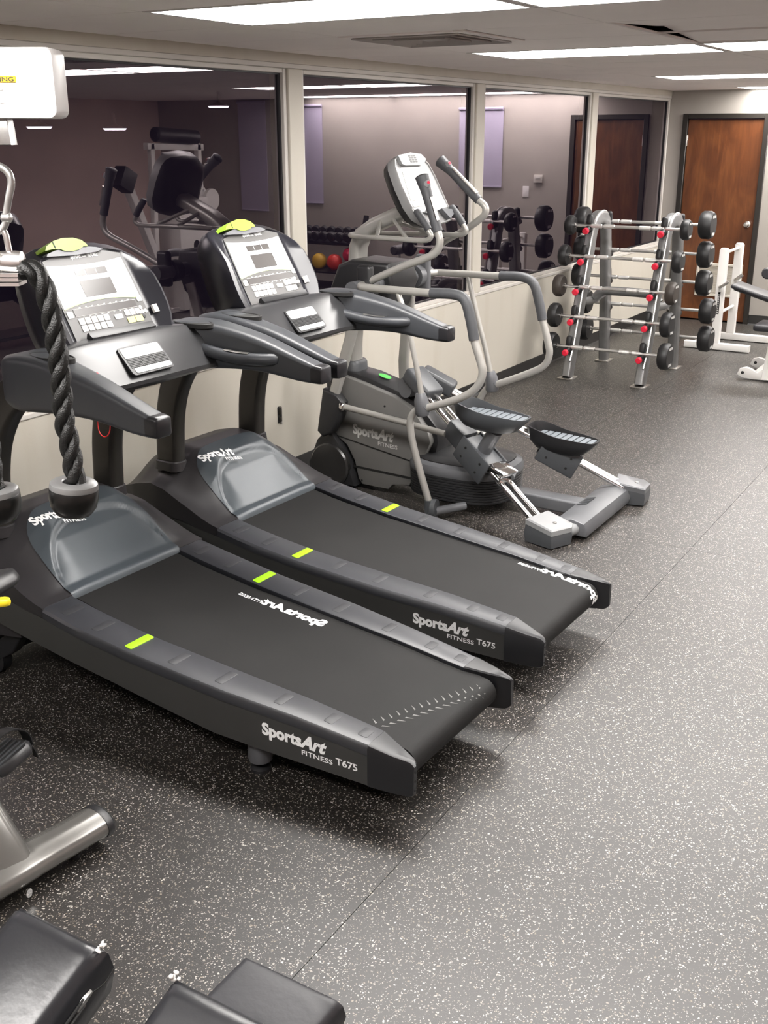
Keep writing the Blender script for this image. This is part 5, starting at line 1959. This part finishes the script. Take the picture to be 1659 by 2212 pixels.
# ------------------------------------------------------------------ padded bench in the foreground
def build_pads():
    t = thing('padded_bench', 'worn black vinyl bench with three pads and white stuffing at split corners, in the foreground', 'bench', (-1.2, 0.75, 0))
    def P(n, b, m, label=None, parent=None, smooth=60):
        return obj(n, b, m, parent or t, label, smooth, inv=True)
    def pad(x0, x1, y0, y1, z0, z1, crown=.02, rad=.03, slope=.40):
        b = new()
        NU, NV = 22, 22
        def top(i, j):
            fu, fv = i / NU, j / NV
            x = x0 + (x1 - x0) * fu
            y = y0 + (y1 - y0) * fv
            ex = min(fu, 1 - fu) * (x1 - x0)
            ey = min(fv, 1 - fv) * (y1 - y0)
            def edge(e):
                return 0.0 if e >= rad else rad - sqrt(max(0, rad * rad - (rad - e) ** 2))
            z = z1 - max(edge(ex), edge(ey)) * 1.0
            z += crown * (1 - (2 * fu - 1) ** 2) * (1 - (2 * fv - 1) ** 4)
            # soft wrinkles running in from the split corner
            z += (y - y1) * slope
            z += .0016 * sin(18 * (fu + fv)) * max(0, fu - .6) * max(0, fv - .6) * 6
            return Vector((x, y, z))
        V = [[b.verts.new(top(i, j)) for j in range(NV + 1)] for i in range(NU + 1)]
        for i in range(NU):
            for j in range(NV):
                b.faces.new((V[i][j], V[i + 1][j], V[i + 1][j + 1], V[i][j + 1]))
        loop = [V[i][0] for i in range(NU)] + [V[NU][j] for j in range(NV)] + [V[i][NV] for i in range(NU, 0, -1)] + [V[0][j] for j in range(NV, 0, -1)]
        cx_, cy_ = (x0 + x1) / 2, (y0 + y1) / 2
        prev = loop
        for k, (z, sc_) in enumerate(((z1 - rad - .006, 1.012), (z0 + (z1 - z0) * .45, 1.045), (z0 + .012, 1.0), (z0, .95))):
            nx = [b.verts.new(Vector((cx_ + (v.co.x - cx_) * sc_, cy_ + (v.co.y - cy_) * sc_, z + (v.co.y - y1) * slope))) for v in loop]
            for i in range(len(loop)):
                j = (i + 1) % len(loop)
                b.faces.new((prev[i], prev[j], nx[j], nx[i]))
            prev = nx
        b.faces.new(prev)
        return b
    pa = P('seat_pad', pad(-1.556, -1.318, .66, 1.146, .315, .448, .014, .026), 'vinyl')
    pb = P('seat_pad', pad(-1.156, -.918, .66, 1.160, .315, .448, .014, .026), 'vinyl')
    pc = P('rear_pad', pad(-1.136, -.902, 1.172, 1.332, .285, .362, .004, .014, .0), 'vinyl2')
    # white stuffing
    for pr_, c in ((pa, (-1.322, 1.140, .440)), (pb, (-1.150, 1.154, .440))):
        b = new()
        for k in range(9):
            o = Vector((random.uniform(-.008, .009), random.uniform(-.009, .006), random.uniform(-.010, .005)))
            s = random.uniform(.0025, .0055)
            tt = bmesh.new()
            bmesh.ops.create_icosphere(tt, subdivisions=1, radius=s)
            for v in tt.verts:
                v.co = v.co * random.uniform(.8, 1.25) + o + Vector(c)
            merge(b, tt)
        P('stuffing_tuft', b, 'tuft', label='white stuffing at a split corner', parent=pr_)
    # zip along the right side of the big pad
    zz = lambda y, dz: .392 + dz + (y - 1.146) * .40
    b = new()
    ys_ = [1.075, .98, .88, .78, .68]
    add_tube(b, [(-1.3115 + .002 * k, y, zz(y, .006)) for k, y in enumerate(ys_)], .0034, 6, 3)
    P('zip', b, 'ink', parent=pa)
    b = new()
    add_tube(b, [(-1.3095 + .002 * k, y, zz(y, -.006)) for k, y in enumerate(ys_)], .0028, 6, 3)
    P('zip', b, 'ink', parent=pa)
    b = new()
    loft(b, [[Vector((-1.314 + .006 * a, 1.09 + y, zz(1.09 + y, .002) + c)) for a, c in ((0, -.006 * k), (1, -.004 * k), (1, .004 * k), (0, .006 * k))] for y, k in ((-.036, .6), (-.014, 1.3), (.004, .5))])
    P('zip_tear', b, 'galv', parent=pa)
    b = new()
    add_tube(b, [(-1.310, 1.092, zz(1.092, 0)), (-1.304, 1.12, zz(1.12, -.008)), (-1.309, 1.152, zz(1.152, -.012))], .0014, 6, 3)
    P('side_seam', b, 'ink', parent=pa)
    # steel frame beneath
    for x, y, h in ((-1.437, .78, .165), (-1.437, 1.04, .268), (-1.037, .78, .165), (-1.037, 1.04, .268), (-1.02, 1.25, .29)):
        b = new()
        sweep(b, [(x, y, .012), (x, y, h)], rr(.05, .05, .006), (1, 0, 0))
        P('leg', b, 'silver')
    for q in ([(-1.50, .78, .03), (-.90, .78, .03)], [(-1.50, 1.04, .03), (-.90, 1.04, .03)]):
        b = new()
        sweep(b, q, rr(.06, .056, .006), (0, 1, 0))
        P('frame_beam', b, 'silver')
    b = new()
    sweep(b, [(-1.02, .80, .03), (-1.02, 1.30, .03)], rr(.05, .05, .006), (1, 0, 0))
    P('frame_beam', b, 'silver')


build_pads()


# ------------------------------------------------------------------ exercise bike at the left edge
def build_bike():
    t = thing('exercise_bike', 'silver exercise bike with a strapped pedal, mostly cut off at the frame edge', 'bike', (-2.2, 1.5, 0))
    def P(n, b, m, label=None, parent=None, smooth=45):
        return obj(n, b, m, parent or t, label, smooth, inv=True)
    # stabiliser: flattened oval tube
    ov = lambda k=1: [(.062 * k * cos(2 * pi * i / 20), .042 * k * sin(2 * pi * i / 20)) for i in range(20)]
    b = new()
    pts = [(-2.030, 1.775, .068), (-2.045, 1.66, .068), (-2.070, 1.53, .069), (-2.085, 1.40, .072), (-2.085, 1.26, .072), (-2.07, 1.13, .069), (-2.045, 1.0, .068)]
    C = cr(pts, 5)
    sweep(b, C, [[(a * (1 + .28 * math.exp(-((i / (len(C) - 1) - .42) / .16) ** 2)), q * (1 + .1 * math.exp(-((i / (len(C) - 1) - .42) / .16) ** 2))) for a, q in ov()] for i in range(len(C))], (1, .1, 0))
    st = P('stabiliser', b, 'silver')
    for a, dr in (((-2.030, 1.777, .068), Vector((.10, 1, 0))), ((-2.045, .998, .068), Vector((-.1, -1, 0)))):
        b = new()
        d = dr.normalized()
        sd = Vector((d.y, -d.x, 0))
        loft(b, [[Vector(a) + d * h + sd * x * k + Vector((0, 0, 1)) * y * k for x, y in ov()] for h, k in ((-.004, 1.02), (.014, 1.03), (.022, .95), (.025, .82))])
        P('end_cap', b, 'blackpl', parent=st)
    for y in (1.70, 1.12):
        b = new()
        lathe(b, [(.022, 0), (.022, .012), (.010, .014), (.010, .035)], (-2.045, y, 0.0), (0, 0, 1), 12)
        P('leveller', b, 'blackpl', parent=st)
    b = new()
    lathe(b, [(.012, 0), (.012, .006)], (-2.00, 1.50, .03), (1, .2, .1), 10)
    P('screw', b, 'chrome', parent=st)
    # post rising forward
    b = new()
    sweep(b, cr([(-2.070, 1.505, .075), (-2.13, 1.500, .16), (-2.26, 1.495, .33), (-2.42, 1.49, .52)], 5), rr(.135, .100, .040, 5), (.15, 1, 0))
    P('main_post', b, 'silver')
    b = new()
    for q in ((-2.045, 1.5905, .150), (-2.075, 1.588, .205)):
        lathe(b, [(.008, 0), (.008, .004), (.004, .006)], q, (.2, 1, .1), 8)
    P('post_screw', b, 'chrome')
    # body and crank
    b = new()
    bd = [(-2.35, .42), (-2.30, .55), (-2.45, .66), (-2.75, .66), (-2.98, .50), (-2.98, .25), (-2.75, .13), (-2.50, .16), (-2.38, .28)]
    prism(b, bd, lambda p, h: Vector((p[0], h, p[1])), 1.44, 1.56, bev=.02, seg=3)
    P('body_shroud', b, 'blackpl')
    b = new()
    sweep(b, [(-2.93, 1.2, .05), (-2.93, 1.80, .05)], rr(.09, .07, .03, 4), (1, 0, 0))
    P('front_stabiliser', b, 'silver')
    b = new()
    add_tube(b, [(-2.90, 1.5, .06), (-2.86, 1.5, .2)], .035, 10)
    P('front_post', b, 'silver')
    b = new()
    lathe(b, [(.02, -.06), (.02, .14)], (-2.50, 1.50, .36), (0, 1, 0), 12)
    P('crank_axle', b, 'steel')
    b = new()
    sweep(b, [(-2.50, 1.632, .36), (-2.345, 1.655, .215)], rr(.016, .034, .006), (0, 1, 0))
    P('crank', b, 'silver')
    # pedal with strap
    pc = Vector((-2.330, 1.733, .208))
    b = new()
    pl = [(-.055, -.060), (.05, -.062), (.060, -.03), (.062, .045), (.035, .068), (-.045, .062), (-.060, .0)]
    rz_ = Matrix.Rotation(radians(14), 3, 'X') @ Matrix.Rotation(radians(-10), 3, 'Y')
    loft(b, [[pc + rz_ @ Vector((x * k, y * k, z)) for x, y in pl] for z, k in ((-.024, .86), (-.016, 1.0), (.006, 1.0), (.014, .90))])
    pd = P('pedal', b, 'blackpl')
    b = new()
    for k in range(5):
        add_box(b, pc + rz_ @ Vector((-.040 + k * .020, 0, .015)), (.005, .105, .004), rot=rz_)
    P('pedal_rib', b, 'dkgray', parent=pd, smooth=0)
    b = new()
    sp = cr([pc + rz_ @ Vector((.015, -.064, -.01)), pc + rz_ @ Vector((.015, -.060, .045)), pc + rz_ @ Vector((.015, -.01, .075)), pc + rz_ @ Vector((.015, .045, .066)), pc + rz_ @ Vector((.015, .076, .03)), pc + rz_ @ Vector((.015, .074, -.015))], 5)
    sweep(b, sp, [(-.022, -.0016), (.022, -.0016), (.022, .0016), (-.022, .0016)], rz_ @ Vector((1, 0, 0)))
    P('pedal_strap', b, 'rubber', parent=pd)
    b = new()
    sweep(b, [pc + rz_ @ Vector((.015, .073, -.012)), pc + rz_ @ Vector((.018, .076, -.04)), pc + rz_ @ Vector((.020, .072, -.062))], [(-.010, -.0014), (.010, -.0014), (.010, .0014), (-.010, .0014)], (1, 0, 0))
    P('strap_tail', b, 'rubber', parent=pd)
    # seat post, saddle, yellow pull pin
    b = new()
    add_tube(b, [(-2.36, 1.49, .48), (-2.20, 1.47, .80)], .026, 12)
    P('seat_post', b, 'silver')
    b = new()
    sc0 = Vector((-2.095, 1.555, .852))
    rings = []
    for y, k in ((-.26, .3), (-.24, .75), (-.16, 1.0), (-.05, .85), (.03, .62), (.075, .50), (.095, .34), (.10, .1)):
        rings.append([sc0 + Vector((.085 * k * cos(a), y, .040 * max(k, .45) * sin(a))) for a in [2 * pi * i / 18 for i in range(18)]])
    loft(b, rings)
    P('saddle', b, 'blackpl', smooth=60)
    b = new()
    add_tube(b, [(-2.19, 1.475, .80), (-2.13, 1.49, .83)], .03, 10)
    P('saddle_clamp', b, 'blackpl')
    b = new()
    lathe(b, [(.0105, -.07), (.0125, -.06), (.0125, .060), (.010, .070), (.004, .073)], (-2.042, 1.508, .840), Vector((.855, .519, .10)), 12)
    P('pull_pin', b, 'yellow', label='yellow plastic pull pin')
    b = new()
    add_tube(b, [(-2.16, 1.475, .80), (-2.07, 1.485, .815)], .007, 8)
    P('pin_stem', b, 'steel')


build_bike()


# ------------------------------------------------------------------ things across the room, seen in the glass
def build_across():
    t = thing('dumbbell_stand', 'dark two-tier dumbbell stand mirrored in the second window', 'rack', (.35, 11.15, 0))
    for s in (-1, 1):
        b = new()
        sweep(b, [(s * .52, .18, .0), (s * .52, .02, .55), (s * .52, .16, .95)], rr(.05, .05, .006), (1, 0, 0))
        add_box(b, (s * .52, 0.02, .02), (.06, .55, .04))
        obj('side_frame', b, 'rubber', t)
    for z, y in ((.34, -.10), (.66, .04)):
        b = new()
        add_box(b, (0, y, z), (1.10, .26, .02), rot=Matrix.Rotation(radians(18), 3, 'X'))
        obj('shelf', b, 'rubber', t)
    proto = None
    nth = ['first', 'second', 'third', 'fourth', 'fifth', 'sixth', 'seventh', 'eighth', 'ninth']
    for row, (z, y) in enumerate(((.735, 11.17),)):
        for k in range(9):
            x = -.16 + k * .115
            lab = '%s dark dumbbell of the mirrored stand, counted from the elliptical mast' % nth[k]
            if proto is None:
                proto = thing('dumbbell', lab, 'dumbbell', (x, y, z), 0, 'dumbbells on the mirrored stand')
                b = new(); lathe(b, [(.016, -.07), (.016, .07)], (0, 0, 0), (0, 1, .3), 8); obj('handle', b, 'chrome', proto)
                for s in (-1, 1):
                    b = new(); lathe(b, [(.030, .055), (.056, .065), (.056, .115), (.040, .125)], (0, 0, 0), (0, s, .3 * s), 10); obj('head', b, 'rubber', proto, smooth=20)
            else:
                c = copy_tree(proto)
                c.location = (x, y, z)
                c['label'] = lab
    for x, y, z, m, lb in ((.335, 11.03, .418, 'bally', 'yellow medicine ball on the mirrored dumbbell stand'), (.115, 11.03, .418, 'ballr', 'red medicine ball beside the yellow one on the mirrored stand'), (-.06, 11.10, .505, 'ballp', 'crimson medicine ball at the end of the mirrored stand')):
        b = new()
        bmesh.ops.create_uvsphere(b, u_segments=24, v_segments=14, radius=.095 if m != 'ballp' else .088)
        for v in b.verts:
            v.co = v.co
        o = obj('medicine_ball', b, m)
        o.location = (x, y, z)
        tag(o, lb, 'ball', 'medicine balls on the mirrored stand')
    # white multi gym
    g = thing('multi_gym', 'white multi gym with black pads mirrored in the first window', 'gym machine', (1.0, 9.4, 0))
    def G(n, b, m='white'):
        return obj(n, b, m, g)
    b = new(); sweep(b, [(.0, -.95, .02), (.0, -.50, .60), (.0, -.86, 1.30)], rr(.09, .07, .008), (1, 0, 0)); b.free()
    b = new(); sweep(b, [(0, -.48, .55), (0, -.86, 1.38)], rr(.09, .08, .008), (1, 0, 0)); G('press_arm', b)
    b = new(); add_box(b, (0, -.90, 1.44), (.16, .20, .22), rot=Matrix.Rotation(radians(-28), 3, 'X'), bev=.02); G('arm_pad', b, 'rubber')
    b = new(); add_box(b, (.04, .02, .62), (.32, .50, 1.20), bev=.015); G('stack_cover', b)
    b = new()
    arch = [(-.05, -.28), (.05, -.28), (.05, .10)] + [(.05 * cos(a), .10 + .05 * sin(a)) for a in [pi * k / 8 for k in range(1, 8)]] + [(-.05, .10)]
    loft(b, [[Vector((-.124, .03 + a, .62 + c)) for a, c in arch], [Vector((-.119, .03 + a, .62 + c)) for a, c in arch]]); G('stack_slot', b, 'slot')
    for y in (-.52, .30):
        b = new(); sweep(b, [(0, y, 0.0), (0, y * .9, 1.78)], rr(.06, .06, .008), (1, 0, 0)); G('frame_post', b)
    b = new(); sweep(b, [(0, -.55, 1.76), (0, .34, 1.74)], rr(.06, .07, .008), (1, 0, 0)); G('top_beam', b)
    b = new(); lathe(b, [(.05, -.36), (.075, -.34), (.075, .30), (.05, .32)], (-.06, -.12, 1.86), (0, 1, -.05), 16); G('shoulder_roll', b, 'rubber')
    b = new(); sweep(b, [(0, .30, 1.30), (0, .62, .80), (0, .80, .02)], rr(.06, .06, .008), (1, 0, 0)); G('rear_strut', b)
    b = new(); lathe(b, [(.12, -.02), (.12, .02)], (-.05, .40, 1.18), (1, 0, 0), 20); G('cam_wheel', b)
    b = new(); sweep(b, [(0, -.95, .03), (0, .85, .03)], rr(.08, .06, .008), (1, 0, 0)); G('base_beam', b)
    b = new(); add_box(b, (-.35, -.35, .46), (.42, .30, .07), bev=.02); G('seat', b, 'rubber')
    b = new(); sweep(b, [(-.35, -.35, 0.0), (-.35, -.35, .44)], rr(.06, .06, .006), (1, 0, 0)); G('seat_post', b)
    # kettlebell rack near the first treadmill's mirror image
    k = thing('kettlebell_shelf', 'low dark shelf of kettlebells across the room, mirrored at the left edge', 'rack', (1.0, 6.9, 0))
    for z in (.10, .55):
        b = new(); add_box(b, (0, 0, z), (.36, 1.1, .03)); obj('shelf', b, 'rubber', k)
    for y in (-.52, .52):
        b = new(); sweep(b, [(0, y, 0.0), (0, y, .80)], rr(.30, .05, .006), (1, 0, 0)); obj('side_frame', b, 'rubber', k)
    pr0 = None
    for z in (.565,):
        for j in range(5):
            loc = (1.0, 6.52 + j * .19, z)
            if pr0 is None:
                pr0 = thing('kettlebell', 'glossy black kettlebell on the mirrored low shelf', 'kettlebell', loc, 0, 'kettlebells on the mirrored shelf')
                b = new(); lathe(b, [(.05, 0), (.075, .02), (.088, .07), (.078, .12), (.04, .15)], (0, 0, 0), (0, 0, 1), 18); obj('bell', b, 'shell', pr0)
                b = new(); add_tube(b, [(0, -.05, .12), (0, -.062, .17), (0, -.04, .21), (0, .04, .21), (0, .062, .17), (0, .05, .12)], .015, 8, 3); obj('handle', b, 'shell', pr0)
            else:
                c = copy_tree(pr0); c.location = loc


build_across()
